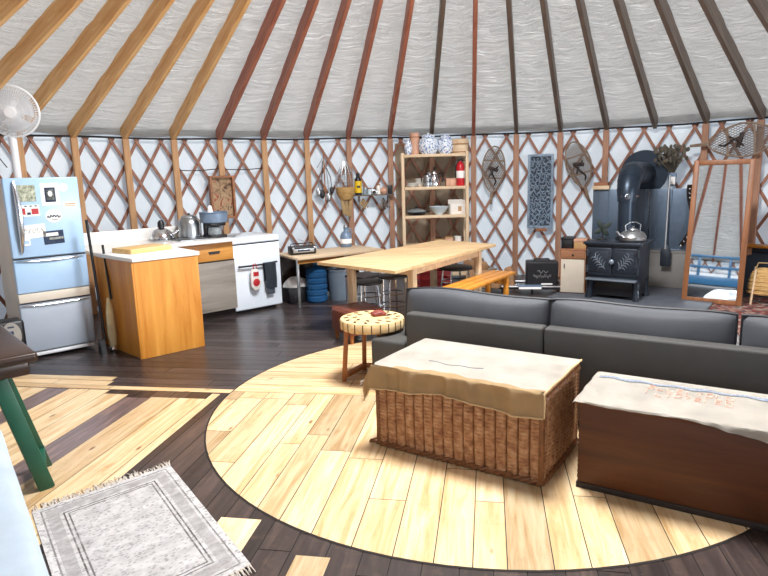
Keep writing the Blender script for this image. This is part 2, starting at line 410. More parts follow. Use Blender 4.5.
def build_floor():
    bm = bmesh.new(); uvl = bm.loops.layers.uv.new('UVMap'); cl = bm.loops.layers.float_color.new('tint')
    def plank(x0, y0, x1, y1, z, mi, along, clipc=None, tint=None, gap=.0022):
        poly = [(x0+gap, y0+gap), (x1-gap, y0+gap), (x1-gap, y1-gap), (x0+gap, y1-gap)]
        if clipc: poly = clip(poly, clipc)
        if len(poly) < 3: return
        vs = [bm.verts.new((p[0], p[1], z)) for p in poly]
        try: f = bm.faces.new(vs)
        except ValueError: return
        f.material_index = mi; ox, oy = random.uniform(0, 60), random.uniform(0, 60)
        if tint is None:
            t = random.choice((1., 1.03, .97, .88, .8, 1.04, .66, 1., .98)) if mi == 0 else random.uniform(.6, 1.5)
            w = random.uniform(-.08, .05); tint = (t, t*(1+w*.5), t*(1+w), 1)
            if mi == 1 and along == 'x': tint = (t*.95, t*1.08, t*1.25, 1)  # bluish reflection put into the tint of the far dark boards
        for lp in f.loops:
            x, y = lp.vert.co.x, lp.vert.co.y
            lp[uvl].uv = (x+ox, y+oy) if along == 'x' else (y+ox, x+oy)
            lp[cl] = tint
    wallc = ngon(RW+.12, 72); inner = ngon(RC-.006, 96)
    f = bm.faces.new([bm.verts.new((x, y, -.003)) for x, y in wallc]); f.material_index = 2
    for lp in f.loops: lp[cl] = (1, 1, 1, 1)
    E2 = 4.155
    def rows(x0, y0, x1, y1, along, z, mi, wmin, wmax, lmin, lmax, cc):
        a0, a1, b0, b1 = (x0, x1, y0, y1) if along == 'x' else (y0, y1, x0, x1)
        b = b0
        while b < b1 - 1e-6:
            w = random.uniform(wmin, wmax); w = min(w, b1-b)
            if b1-b-w < .04: w = b1-b
            a = a0 - random.uniform(0, lmin)
            while a < a1:
                L = random.uniform(lmin, lmax); e = min(a+L, a1); s0 = max(a, a0)
                if e-s0 > .02:
                    if along == 'x': plank(s0, b, e, b+w, z, mi, 'x', cc)
                    else: plank(b, s0, b+w, e, z, mi, 'y', cc)
                a += L
            b += w
    rows(c1-5.6, c2-5.6, c1+5.6, E2, 'y', 0, 1, .12, .16, 1., 2.6, wallc)
    rows(c1-5.6, E2, c1+5.6, c2+5.6, 'x', 0, 1, .12, .15, 1.2, 3., wallc)
    # light inlay left of the disc
    for (x0, x1, y0, y1) in ((-2.03, -1.96, 1.2, 4.10), (-2.24, -2.03, 1.2, 3.99), (-2.46, -2.24, 1.2, 3.99), (-2.87, -2.665, 1.2, 4.03), (-3.05, -2.87, 1.2, 4.11), (-3.225, -3.05, 1.2, 4.11),
                             (-3.56, -3.41, 1.2, 4.11), (-3.72, -3.56, 1.2, 4.11), (-3.9, -3.72, 1.2, 4.11), (-4.1, -3.9, 1.2, 4.11)):
        plank(x0, y0, x1, y1, .0015, 0, 'y', wallc)
    plank(-2.665, 2.2, -2.46, 3.97, .0012, 1, 'y', None, (4.2, 4.1, 4.2, 1)); plank(-3.41, 2.2, -3.225, 4.1, .0012, 1, 'y', None, (4., 3.9, 4., 1))
    plank(-4.6, 4.12, -2.9, 4.20, .0015, 0, 'x', wallc); plank(-2.9, 4.12, c1-1.8, 4.20, .0015, 0, 'x', wallc)
    plank(-4.6, 4.20, -3.45, 4.31, .0015, 0, 'x', wallc); plank(-3.45, 4.20, -2.966, 4.31, .0015, 0, 'x', wallc); plank(-4.6, 4.31, -3.0, 4.41, .0015, 0, 'x', wallc)
    plank(-1.245, 1.9, -1.04, 2.50, .0015, 0, 'y'); plank(-.80, 1.7, -.645, 2.256, .0015, 0, 'y')
    # disc
    f = bm.faces.new([bm.verts.new((x, y, .0022)) for x, y in ngon(RC+.005, 96)]); f.material_index = 2
    for lp in f.loops: lp[cl] = (1, 1, 1, 1)
    random.seed(21)
    rows(c1-1.9, c2-1.9, c1+1.9, E2, 'y', .0034, 0, .13, .205, .55, 1.5, inner)
    rows(c1-1.9, E2, c1+1.9, c2+1.9, 'x', .0034, 0, .12, .18, .8, 2.2, inner)
    bmesh.ops.recalc_face_normals(bm, faces=bm.faces)
    for f in bm.faces:
        if f.normal.z < 0: f.normal_flip()
    me = bpy.data.meshes.new('floor'); bm.to_mesh(me); bm.free()
    for k in ('light_plank', 'dark_plank', 'groove'): me.materials.append(M[k])
    o = bpy.data.objects.new('floor', me); COL.objects.link(o); o.rotation_euler = (0, 0, rad(FR)); struct(o)
build_floor()
random.seed(11)

# ---- wall, windows ----------------------------------------------
WINDOWS = [(-38, -8, .75, 1.95), (-122, -94, .95, 1.98), (-66, -44, .75, 1.95)]
def wall_mesh():
    b = MB(); bm = b.bm; zs = sorted({0.0, .75, .95, 1.95, 1.98, 2.26}); N = 180; cache = {}
    def v(k, z):
        key = (k % N, z)
        if key not in cache: cache[key] = bm.verts.new(W(key[0]*2, RW+.07, z))
        return cache[key]
    for k in range(N):
        az = k*2 if k*2 < 180 else k*2-360
        for z0, z1 in zip(zs, zs[1:]):
            if any(a <= az < e and z0 >= w0-1e-6 and z1 <= w1+1e-6 for a, e, w0, w1 in WINDOWS): continue
            bm.faces.new((v(k, z0), v(k+1, z0), v(k+1, z1), v(k, z1)))
    struct(b.build('wall_round', 'canvas', ang=60))
wall_mesh()
for i, (a, e, z0, z1) in enumerate(WINDOWS):
    b = MB()
    arc = [a + (e-a)*k/12 for k in range(13)]
    for z in (z0, z1, (z0+z1)/2): b.tube([W(q, RW+.07, z) for q in arc], .03, 6)
    for q in (a, (a+e)/2, e): b.cyl(W(q, RW+.07, z0), W(q, RW+.07, z1), .03, n=6)
    fr = struct(b.build('window_%d' % (i+1), 'white_plastic'))
    p = MB(); p.grid(lambda s, t: W(a+(e-a)*s, RW+.09, z0+(z1-z0)*t), 12, 1); p.build('window_pane', 'pane', fr)
# ---- lattice -----------------------------------------------------
def lattice():
    b = MB(); half = 6.67778/4; dz = .262; zt = 2.065
    for k in range(108):
        a = A0 - 6.67778*(.27 + .5*k) if k < 30 else A0 - 6.66667*(.27 + .5*k)
        for sgn, off in ((1, .014), (-1, -.004)):
            pts = []; st = []
            for j in range(-1, 33):
                z = zt + .055 - (j+1)*dz/4
                if z < 0: break
                q = a + sgn*half*((zt - z)/dz); pts.append((q, z))
            prev = None
            for q, z in pts:
                r = RW + .012 + off
                c = Vector(W(q, r, z)); rd = Vector((math.cos(rad(q)), math.sin(rad(q)), 0)); tn = Vector((-rd.y, rd.x, 0))
                dirv = (tn*(-sgn)*rad(half)*RW*-1 + Vector((0, 0, -dz))).normalized()
                wv = rd.cross(dirv).normalized()
                ring = [b.bm.verts.new(c + wv*w_*.0185 + rd*d_*.006) for w_, d_ in ((-1, -1), (1, -1), (1, 1), (-1, 1))]
                if prev:
                    for m in range(4): b.bm.faces.new((prev[m], prev[(m+1) % 4], ring[(m+1) % 4], ring[m]))
                prev = ring
    struct(b.build('wall_lattice', 'lath', ang=0))
lattice()
b = MB(); b.tube([W(k*4, RW-.015, 2.115 + .006*math.sin(k*1.3)) for k in range(90)], .012, 6, True)
struct(b.build('trim_1', 'cable'))
# ---- ceiling liner ----------------------------------------------
SL = (ZA-ZW)/RW
def liner():
    b = MB(); bm = b.bm; uvl = bm.loops.layers.uv.verify(); nr = 30; na = 54*6; V = []
    r0, r1 = .72, RW+.19
    for j in range(nr+1):
        r = min(r0 + (r1-r0)*j/nr, RW+.012); row = []
        for k in range(na):
            az = A0 - 360*k/na; ph = (k % 6)/6
            sag = -.028*math.sin(PI*ph)*(r/RW) + .012*math.sin(j*1.7 + k*.9) + .008*math.sin(j*3.1 - k*1.7)
            zz = ZA - SL*r + .11 + (sag if j < nr-1 else 0)
            if j == nr: r = RW+.012; zz = ZW + .012 + .012*math.sin(k*.7)
            row.append(bm.verts.new(W(az, r, zz)))
        V.append(row)
    for j in range(nr):
        for k in range(na):
            f = bm.faces.new((V[j][k], V[j][(k+1) % na], V[j+1][(k+1) % na], V[j+1][k]))
            rr = [(j, k), (j, k+1), (j+1, k+1), (j+1, k)]
            for lp, (jj, kk) in zip(f.loops, rr): lp[uvl].uv = (kk*6/6*.1, jj*.155)
    struct(b.build('ceiling', 'liner', ang=70))
liner()
b = MB(); b.tube(hexpts(.76, 48), .07, 8, True); struct(b.build('trim_2', 'honey', loc=(CX, CY, ZA-.76*SL+.07)))
b = MB(); b.lathe([(.74, 0), (.68, .12), (.5, .24), (.25, .31), (0, .33)], n=32); d_ = b.build('window_4', 'pane', loc=(CX, CY, ZA-.76*SL+.12)); struct(d_)
# ---- rafters & posts --------------------------------------------
RL = {-5: 'lit honey toned rafter barely in view at the top left corner', -4: 'lit honey toned rafter running off the left edge above the fan', -3: 'lit honey toned rafter that comes down just behind the white fan',
      -2: 'lit honey toned rafter meeting the wall right above the fridge', -1: 'lit honey toned rafter meeting the wall above the orange plywood counter', 0: 'honey brown rafter meeting the wall above the chrome kettle',
      1: 'red brown rafter meeting the wall above the framed print', 2: 'red brown rafter meeting the wall above the white range', 3: 'red brown rafter meeting the wall just left of the hanging utensils',
      4: 'red brown rafter meeting the wall just left of the yellow bottle', 5: 'red brown rafter meeting the wall just left of the tall shelf unit', 6: 'dark rafter meeting the wall above the blue and white jars',
      7: 'thin red brown rafter meeting the wall just right of the tall shelf unit', 8: 'dark rafter meeting the wall left of the carved blue panel', 9: 'dark rafter meeting the wall between carved panel and snowshoe',
      10: 'dark rafter meeting the wall just left of the stovepipe', 11: 'dark rafter meeting the wall above the stovepipe elbow', 12: 'dark rafter meeting the wall above the left edge of the leaning mirror',
      13: 'dark rafter reaching the wall at the right edge above the big snowshoe', 14: 'dark rafter crossing only the top right corner'}
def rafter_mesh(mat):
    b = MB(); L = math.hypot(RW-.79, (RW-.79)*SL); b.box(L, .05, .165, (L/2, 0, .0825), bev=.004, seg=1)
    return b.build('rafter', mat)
RM = {}
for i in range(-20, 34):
    a = AZ(i); key = 'honey' if i <= 0 else ('redwood' if i in (1, 2, 3, 4, 5, 7) else 'brownwood')  # light falloff put into the rafter colours, lit left to shaded right
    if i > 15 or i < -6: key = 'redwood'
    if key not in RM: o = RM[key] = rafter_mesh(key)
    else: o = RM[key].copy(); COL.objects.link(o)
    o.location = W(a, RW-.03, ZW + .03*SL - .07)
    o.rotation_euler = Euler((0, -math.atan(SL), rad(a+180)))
    tag(o, RL.get(i, 'roof rafter on the side of the tent behind the photographer'), 'rafter', 'roof rafters of the round tent')
PL = {-3: 'wooden wall post standing behind the white fan pole', -2: 'wooden wall post rising behind the fridge top', -1: 'wooden wall post behind the orange plywood counter', 0: 'wooden wall post right behind the chrome kettle',
      1: 'wooden wall post behind the framed print', 2: 'wooden wall post behind the white range', 3: 'wooden wall post left of the hanging utensils, behind the wooden desk', 4: 'wooden wall post left of the yellow bottle shelf',
      5: 'wooden wall post between the bottle shelf and the tall shelf unit', 6: 'dark wall post behind the tall shelf unit', 7: 'wall post just right of the tall shelf unit', 8: 'wall post left of the carved blue panel',
      9: 'wall post between the carved panel and the snowshoe', 10: 'wall post ending above the wood block beside the stovepipe', 12: 'wall post behind the left edge of the leaning mirror', 13: 'wall post at the right edge beside the leaning mirror'}
PM = {}
for i, lab in PL.items():
    mk = 'postwood' if i < 4 else 'postred'
    if mk not in PM:
        b = MB(); b.box(.078, .04, ZW-.03, (0, 0, (ZW-.03)/2), bev=.004, seg=1); PM[mk] = o = b.build('wall_post', mk)
    else: o = PM[mk].copy(); COL.objects.link(o)
    a = AZ(i); o.location = W(a, RW-.055, 0); o.rotation_euler = (0, 0, rad(a-90))
    tag(o, lab, 'post', 'wall posts against the lattice')

# ================================================================= KITCHEN
def kthing(name, label, cat, u, v, z=0, rz=0, group=None): return thing(name, label, cat, K(u, v, z), KA+rz, group)
# fridge
FU = 1.425
t = kthing('fridge', 'tall pale blue fridge covered in stickers and postcards', 'fridge', FU, 6.52)
b = MB(); b.box(.60, .60, 1.60, (0, .03, .835), bev=.012); plabel(b.build('cabinet', 'fridge_side', t), 'cream fridge side')
def front(z0, z1, mat, nm, bow=.012):
    b = MB(); b.box(.607, .055, z1-z0, (0, -.302, (z0+z1)/2), bev=.012, seg=3); return b.build(nm, mat, t)
door = front(.935, 1.64, 'fridge', 'door'); dr1 = front(.615, .925, 'fridge', 'drawer'); dr2 = front(.07, .525, 'fridge_bin', 'drawer')
plabel(dr2, 'silver grey bottom drawer')
b = MB(); b.box(.60, .05, .085, (0, -.298, .57), bev=.006); plabel(b.build('trim_strip', 'fridge_side', t), 'beige strip above bottom drawer')
b = MB(); b.box(.58, .03, .03, (0, -.31, .045), bev=.006); b.build('kick_strip', 'white_plastic', t)
b = MB(); pts = [(-.225 + .012*math.sin(PI*k/12), -.345 - .03*math.sin(PI*k/12)**.6, .99 + .62*k/12) for k in range(13)]
b.tube(pts, [.012+.014*math.sin(PI*k/12) for k in range(13)], 10); plabel(b.build('handle', 'chrome', door), 'silver curved handle')
for d_, z in ((dr1, .918), (dr2, .515)):
    b = MB()
    def lens(s, q):
        x = -.29 + .58*s; dep = .035*math.sin(PI*s)**.8
        return (x, -.331 - .004 - (.014*math.sin(PI*q)), z - dep*q - .001)
    b.grid(lens, 24, 6); plabel(b.build('handle', 'chrome', d_), 'silver lens shaped handle')
    b = MB(); b.box(.59, .02, .012, (0, -.322, z+.012)); b.build('gap', 'black', d_)
for i in range(2):
    b = MB(); b.cyl((-.2+.4*i, -.2, 0), (-.2+.4*i, -.2, .04), .03); b.build('foot', 'black', t)
def sticker(name, label, x, z, w, h, mat, parts=(), rot=0, shape='rect'):
    o = kthing(name, label, 'sticker' if name == 'sticker' else name.split('_')[-1], FU, 6.52)
    o.location = Vector(K(FU + x, 6.52 - .3312, z))
    o.rotation_euler = Euler((0, rad(rot), rad(KA)))
    def shp(w, h, y, sh):
        b = MB()
        if sh == 'rect': b.box(w, .0016, h, (0, y, 0))
        else: b.prism([(w/2*math.cos(2*PI*k/28), h/2*math.sin(2*PI*k/28)) for k in range(28)], .0016, (0, y-.0008, 0))
        return b
    shp(w, h, 0, shape).build('sheet', mat, o)
    for nm, pm, px, pz, pw, ph, sh in parts:
        bb = shp(pw, ph, -.0016, sh); q = bb.build(nm, pm, o); q.location = (px, 0, pz)
    return o
sticker('map_print', 'square olive map print at the top left of the fridge door', -.137, 1.505, .155, .145, 'map')
o = sticker('photo_card', 'white card with a black framed picture on the fridge door', .057, 1.49, .15, .2, 'paper', (('frame', 'dark_paper', 0, -.005, .088, .13, 'rect'), ('picture', 'grey_print', 0, -.005, .062, .095, 'rect')))
b = MB(); b.prism([(.018*math.cos(2*PI*k/20), .026*math.sin(2*PI*k/20)) for k in range(20)], .002, (0, -.0045, .005)); b.build('oval', 'paper', o)
sticker('round_magnet', 'round white magnet at the top right of the fridge door', .172, 1.548, .075, .075, 'paper', (), 0, 'oval')
o = sticker('sticker', 'white sticker with two red patches below the map print', -.131, 1.352, .175, .10, 'paper', (('red_patch', 'red', -.052, -.005, .05, .055, 'rect'), ('red_patch', 'red', .05, -.008, .055, .05, 'rect'), ('dark_patch', 'dark_paper', 0, -.025, .03, .022, 'rect')))
for k in range(4):
    b = MB(); b.box(.018, .0015, .01, (-.06+.04*k, -.0028, .04)); b.build('mark', 'dark_paper', o)
o = sticker('oval_sticker', 'oval white sticker with dark scribbled line on the fridge door', .066, 1.295, .135, .12, 'paper', (), 0, 'oval')
b = MB(); b.tube([(-.055+.11*k/14, -.002, -.012+.012*math.sin(k*1.9)+.012*math.sin(PI*k/14)) for k in range(15)], .005, 6); b.tube([(-.02, -.002, -.035), (.03, -.002, -.033)], .0025, 6); b.build('scribble', 'dark_paper', o)
o = sticker('strip_magnet', 'narrow beige strip magnet at the right of the fridge door', .215, 1.392, .115, .04, 'paper')
b = MB(); b.box(.09, .0016, .009, (0, -.0016, .004)); b.box(.09, .0016, .005, (0, -.0016, -.012)); b.build('lettering', 'cardboard', o)
o = sticker('drawing_paper', 'white paper with a grey pencil drawing beside the fridge handle', -.107, 1.168, .185, .12, 'paper', (), -3)
b = MB()
for k in range(5): b.tube([(-.07+.035*k+.012*math.cos(q), -.0018, .005+.02*math.sin(q*1.3+k)) for q in [j*.5 for j in range(10)]], .0022, 5)
b.build('drawing', 'grey_print', o)
sticker('postcard', 'dark blue postcard with pale mountains on the fridge door', .045, 1.102, .17, .12, 'dark_paper', (('snow', 'paper', -.01, .028, .1, .03, 'rect'), ('lower_view', 'grey_print', .02, -.01, .12, .02, 'rect')), -2)
sticker('small_note', 'small pale note low beside the fridge handle', -.18, 1.075, .06, .06, 'paper', (('pale_print', 'fridge', 0, 0, .04, .03, 'rect'),))
# standing fan behind the fridge
fu, fv = 1.43, 7.10
t = kthing('standing_fan', 'white standing fan rising behind the fridge', 'fan', fu, fv)
b = MB(); b.lathe([(.2, 0), (.2, .02), (.06, .05), (.03, .07)], n=28); b.build('base', 'white_plastic', t)
b = MB(); b.cyl((0, 0, .05), (0, 0, 1.25), .025); b.cyl((0, 0, 1.2), (0, 0, 2.16), .036); b.build('pole', 'white_plastic', t)
hd = bpy.data.objects.new('head', None); COL.objects.link(hd); hd.parent = t; hd.location = (0, -.1, 2.285); hd.rotation_euler = (rad(14), 0, rad(-26))
b = MB(); b.lathe([(.0, .2), (.08, .19), (.09, .08), (.06, .02)], rot=(rad(-90), 0, 0)); b.build('motor', 'white_plastic', hd)
b = MB()
for y, rr in ((-.07, (.06, .12, .18, .215)), (.07, (.08, .15, .215))):
    for r in rr: b.tube([(r*math.cos(2*PI*k/32), y*(1-(r/.26)**2), r*math.sin(2*PI*k/32)) for k in range(32)], .0022, 5, True)
    for k in range(64):
        a = 2*PI*k/64; b.tube([(r*math.cos(a), y*(1-(r/.26)**2), r*math.sin(a)) for r in (.05, .1, .15, .2, .235)], .0026, 4)
b.build('cage', 'white_plastic', hd)
b = MB(); b.tube([(.242*math.cos(2*PI*k/40), 0, .242*math.sin(2*PI*k/40)) for k in range(40)], .011, 8, True); b.build('rim', 'white_plastic', hd)
b = MB()
for k in range(4):
    a = 2*PI*k/4+.3
    def bl(s, q, a=a): r = .03+.17*s; w = (q-.5)*(.9+.3*s); return (r*math.cos(a+w), .03*(q-.5), r*math.sin(a+w))
    b.grid(bl, 6, 6, thick=.003)
b.lathe([(0, -.03), (.04, -.025), (.045, .02)], rot=(rad(-90), 0, 0)); b.build('blade', 'white_plastic', hd)
b = MB(); b.lathe([(0, -.078), (.05, -.075), (.055, -.06), (.05, -.055)], rot=(rad(-90), 0, 0)); b.build('badge', 'white_plastic', hd)
b = MB(); b.tube([(-3.98, 5.7, 2.66), (-3.9, 5.72, 2.45), (-3.8, 5.85, 2.2), (-3.74, 6.0, 2.0), (-3.66, 6.15, 1.75)], .005, 6)
tag(b.build('hanging_wire', 'cable'), 'thin black cord hanging in front of the white fan', 'cord')
b = MB(); q0 = MB
b.tube([(lambda p: p)(W(AZ(-.1) + (AZ(2)-AZ(-.1))*k/20, RW-.03, 1.72 - .02*math.sin(PI*((k % 10)/10)))) for k in range(21)], .006, 6)
tag(b.build('wall_wire', 'cable'), 'thin black wire strung along the wall above the kettle', 'wire')
# heater at the left edge
t = thing('heater', 'small black floor heater with silver control panel left of the fridge', 'heater', K(.945, 6.03), KA)
b = MB(); b.box(.30, .2, .42, (0, 0, .23), bev=.03, seg=3); b.build('body', 'black', t)
b = MB(); b.prism([(.075*math.cos(2*PI*k/24), .115*math.sin(2*PI*k/24)) for k in range(24)], .01, (.04, -.11, .315)); plabel(b.build('control_panel', 'steel', t), 'silver oval control panel')
b = MB(); b.box(.035, .01, .03, (.04, -.114, .34), bev=.003); b.box(.05, .006, .012, (.04, -.112, .39)); b.build('display', 'dark_paper', t)
b = MB(); b.lathe([(.022, 0), (.02, .015), (0, .016)], (.04, -.11, .285), 18, (rad(90), 0, 0)); b.build('dial', 'chrome', t)
b = MB()
for k in range(5): b.box(.2, .01, .008, (0, -.102, .06+.025*k))
b.build('grille', 'iron_light', t)
b = MB(); b.box(.28, .18, .03, (0, 0, .015)); b.build('base', 'black', t)
# broom and mop in the gap
t = thing('broom', 'black handled broom leaning between fridge and plywood counter', 'broom', K(1.735, 5.94), 0)
p0 = Vector((0, 0, .12)); p1 = Vector(K(1.715, 6.02, 1.25)) - Vector(K(1.735, 5.94)); b = MB(); b.cyl(p0, p1, .013); b.build('handle', 'black', t)
b = MB(); b.prism([(-.03, .14), (.03, .14), (.07, 0), (-.07, 0)], .045, (0, -.02, 0), (0, 0, rad(130))); b.build('bristles', 'black', t)
t = thing('dish_mop', 'black handled mop with a pale wrung head leaning against the plywood counter', 'mop', K(1.80, 5.93), 0)
b = MB(); b.cyl((.02, .02, .5), Vector((-.06, .14, 1.0)), .011); b.build('handle', 'black', t)
b = MB(); b.lathe([(0, .03), (.03, .05), (.04, .2), (.032, .4), (.012, .52)], n=16); b.build('mop_head', 'bristle', t)
b = MB(); b.lathe([(.035, 0), (.04, .03), (.03, .05)], n=16); b.build('collar', 'chrome', t)
# plywood peninsula
t = kthing('base_cabinet', 'orange plywood peninsula cabinet standing out into the room', 'cabinet', 1.895, 5.45)
CT = .92
poly = [(-.005, 0), (.595, 0), (.625, .05), (.625, .95), (-.06, .95), (-.06, .62)]
def pl2(poly, z0, z1, mat, name, par, bev=0):
    b = MB(); tb = bmesh.new(); vs = [tb.verts.new((x, y, z0)) for x, y in poly]; f = tb.faces.new(vs)
    e = bmesh.ops.extrude_face_region(tb, geom=[f]); bmesh.ops.translate(tb, vec=(0, 0, z1-z0), verts=[v for v in e['geom'] if isinstance(v, bmesh.types.BMVert)])
    if bev: bmesh.ops.bevel(tb, geom=tb.edges[:], offset=bev, segments=2, profile=.5, affect='EDGES')
    b._merge(tb); return b.build(name, mat, par)
pl2([(.0, .015), (.57, .015), (.57, .95), (-.055, .95), (-.055, .63)], 0, CT-.037, 'ply', 'body', t)
b = MB(); b.box(.60, .016, CT-.04, (.297, .006, (CT-.04)/2), bev=.002, seg=1); b.build('front_panel', 'ply', t)
b = MB(); b.bar((-.008, .012, .0), (-.008, .012, CT-.04), .022, .022, .004); b.build('corner_post', 'ply', t)
b = MB(); b.box(.03, .34, .78, (.598, .20, .49)); b.build('side_panel', 'ply', t)
# countertop L
ctp = [(-.012+1.895, 5.438), (.615+1.895, 5.438), (.64+1.895, 6.28), (3.36, 6.30), (3.36, 7.02), (1.81, 7.02), (1.815, 6.08)]
o = thing('countertop', 'white laminate countertop running round from the peninsula to the white range', 'countertop', (0, 0, 0), KA)
pl2(ctp, CT-.037, CT, 'counter', 'top', o, .006)
b = MB(); b.box(1.24, .02, .135, (2.44, 7.0, CT+.068), bev=.004); b.build('backsplash', 'counter', o)
b = MB(); b.box(.05, .1, .07, (3.0, 6.93, CT+.035), bev=.006); b.build('end_block', 'counter', o)
# drawer cabinet
t = kthing('drawer_cabinet', 'kitchen cabinet with a wooden drawer over a grey door', 'cabinet', 2.95, 6.36)
b = MB(); b.box(.81, .62, CT-.037-.1, (0, .335, (CT-.037+.1)/2)); b.build('body', 'ply_x', t)
b = MB(); b.box(.81, .03, .1, (0, .08, .05)); plabel(b.build('toe_kick', 'darkedge', t), 'dark recessed toe kick')
dr = MB(); dr.box(.77, .02, .19, (-.0, .012, .775), bev=.004); d_ = dr.build('drawer', 'ply_x', t)
b = MB(); b.prism([(-.07, .012), (.07, .012), (.06, -.016), (-.06, -.016)], .012, (.16, -.006, .775)); plabel(b.build('handle', 'black', d_), 'dark finger slot')
b = MB(); b.box(.8, .024, .56, (-.0, .01, .385), bev=.004); d_ = b.build('door', 'greydoor', t); plabel(d_, 'weathered grey door')
b = MB(); b.box(.8, .01, .012, (0, .004, .672)); b.build('gap', 'darkedge', t)
# white range
t = kthing('range_cooker', 'white kitchen range with a towel bar across its front', 'cooker', 3.69, 6.45)
b = MB(); b.box(.62, .58, .80, (0, .31, .43), bev=.006); b.build('body', 'enamel', t)
d_ = MB(); d_.box(.645, .035, .775, (0, .012, .425), bev=.012, seg=3); door = d_.build('oven_door', 'enamel', t)
b = MB(); b.box(.65, .63, .075, (0, .31, .862), bev=.018, seg=3); b.build('cooktop', 'enamel', t)
b = MB(); b.box(.64, .02, .012, (0, .012, .82)); b.build('gap', 'black', t)
b = MB(); b.box(.56, .5, .03, (0, .33, .015)); b.build('base', 'black', t)
b = MB(); b.tube([(-.27, -.045, .565), (-.1, -.05, .562), (.1, -.05, .563), (.25, -.045, .575)], .011, 8); b.cyl((-.24, -.045, .565), (-.24, .0, .565), .008); b.cyl((.23, -.045, .573), (.23, .0, .573), .008); plabel(b.build('towel_bar', 'black', door), 'black towel bar')
# mitt and towel on the bar
t = kthing('oven_mitt', 'red and white oven mitt hanging on the white range', 'oven mitt', 3.62, 6.38, .565)
b = MB(); b.prism([(-.055, -.04), (.03, -.04), (.05, -.14), (.075, -.2), (.06, -.26), (.02, -.3), (-.03, -.295), (-.06, -.25), (-.065, -.15)], .03, (0, -.012, 0), bev=.012); b.build('hand', 'mitt', t)
b = MB(); b.lathe([(0, -.008), (.04, -.006), (.045, 0), (.03, .004)], (.0, -.017, -.2), 18, (rad(90), 0, 0)); b.box(.07, .006, .05, (0, -.014, -.1)); b.build('red_print', 'red', t)
b = MB(); b.tube([(-.02, .0, -.04), (-.025, .0, .015), (.01, .0, .02), (.02, 0, -.04)], .006, 6); b.build('loop', 'red', t)
t = kthing('dish_towel', 'dark grey towel folded over the bar of the white range', 'towel', 3.83, 6.40, .57)
def tw(s, q):
    L = q*.62
    if L < .3: z = -.3+L; y = -.022
    elif L < .35: a = (L-.3)/.05*PI; z = .012*math.sin(a); y = -.022*math.cos(a)
    else: z = -(L-.35)*.8; y = .022
    return (-.075+.15*s + .004*math.sin(q*9), y + .006*math.sin(s*9+q*3)*(1 if y < 0 else .4), z - (.02*(s-.5) if L < .3 else 0))
b = MB(); b.grid(tw, 12, 40, thick=.006); b.build('cloth', 'towel', t)
b = MB(); b.box(.10, .012, .1, (.0, .0, -.33), bev=.004); b.build('inner_fold', 'towel', t)
# counter things
t = kthing('cutting_board', 'thick pale wooden cutting board on the white countertop', 'cutting board', 2.17, 5.95, CT, 12)
b = MB(); b.box(.44, .32, .045, (0, 0, .0225), bev=.006); b.build('board', 'board', t)
t = kthing('kettle', 'chrome dome kettle with black knob against the backsplash', 'kettle', 2.72, 6.82, CT)
b = MB(); b.lathe([(.125, 0), (.135, .01), (.135, .03), (.12, .07), (.085, .115), (.04, .135), (0, .138)], n=32); b.build('body', 'chrome', t)
b = MB(); b.lathe([(.028, .135), (.038, .15), (.036, .20), (.018, .225), (0, .227)], n=16); b.build('knob', 'black', t)
b = MB(); b.cyl((.11, 0, .05), (.19, -.02, .1), .022, .012); b.build('spout', 'chrome', t)
b = MB(); b.tube(hexpts(.132, 32, .018), .006, 6, True); b.build('band', 'black', t)
t = kthing('sink_lid', 'flat dark rimmed tray lying on the countertop before the canister', 'tray', 2.98, 6.60, CT)
b = MB(); b.box(.42, .3, .012, (0, 0, .006), bev=.004); b.build('plate', 'steel', t)
b = MB(); b.tube([(-.2, -.14, .014), (.2, -.14, .014), (.2, .14, .014), (-.2, .14, .014)], .006, 6, True); b.build('rim', 'black', t)
t = kthing('canister', 'brushed steel lidded canister on the counter by the framed print', 'canister', 3.06, 6.83, CT)
b = MB(); b.lathe([(.122, 0), (.13, .01), (.13, .17), (.115, .205), (.085, .235)], n=32); b.build('body', 'steel', t)
b = MB(); b.lathe([(.088, .233), (.088, .25), (.06, .262), (0, .265)], n=28); b.build('lid', 'alu', t)
b = MB(); b.lathe([(.012, .262), (.02, .278), (0, .285)], n=14); b.build('knob', 'black', t)
b = MB(); b.tube([(.05, -.1, .22), (.06, -.15, .17), (.055, -.15, .05), (.05, -.11, .02)], .012, 8); b.build('handle', 'chrome', t)
t = kthing('coffee_maker', 'black stand holding a grey blue enamel pot before the framed print', 'coffee maker', 3.245, 6.58, CT)
b = MB(); b.box(.2, .22, .035, (0, 0, .018), bev=.01); b.box(.05, .06, .2, (-.075, .06, .12), bev=.01); b.box(.19, .2, .04, (0, 0, .155), bev=.01); b.build('stand', 'black', t)
b = MB(); b.lathe([(.125, .17), (.15, .18), (.158, .285), (.168, .29), (.155, .295), (.145, .2), (0, .185)], n=32); b.build('pot', 'galv', t)
b = MB(); b.lathe([(.075, .035), (.08, .05), (.07, .12), (.03, .135)], n=20); b.build('glass_jug', 'glass_clear', t)
b = MB(); b.lathe([(0, .37), (.02, .365), (.03, .31), (.05, .2)], (-.04, 0, 0), n=16); b.build('lid_knob', 'white_plastic', t)
t = kthing('small_dish', 'small metal dish left on the cooktop of the white range', 'dish', 3.46, 6.62, .8995)
b = MB(); b.lathe([(.03, 0), (.06, .012), (.065, .02), (.055, .015), (0, .006)], n=22); b.build('bowl', 'alu', t)
b = MB(); b.tube([(.05, 0, .018), (.12, .03, .03), (.16, .05, .025)], .005, 6); b.build('handle', 'alu', t)
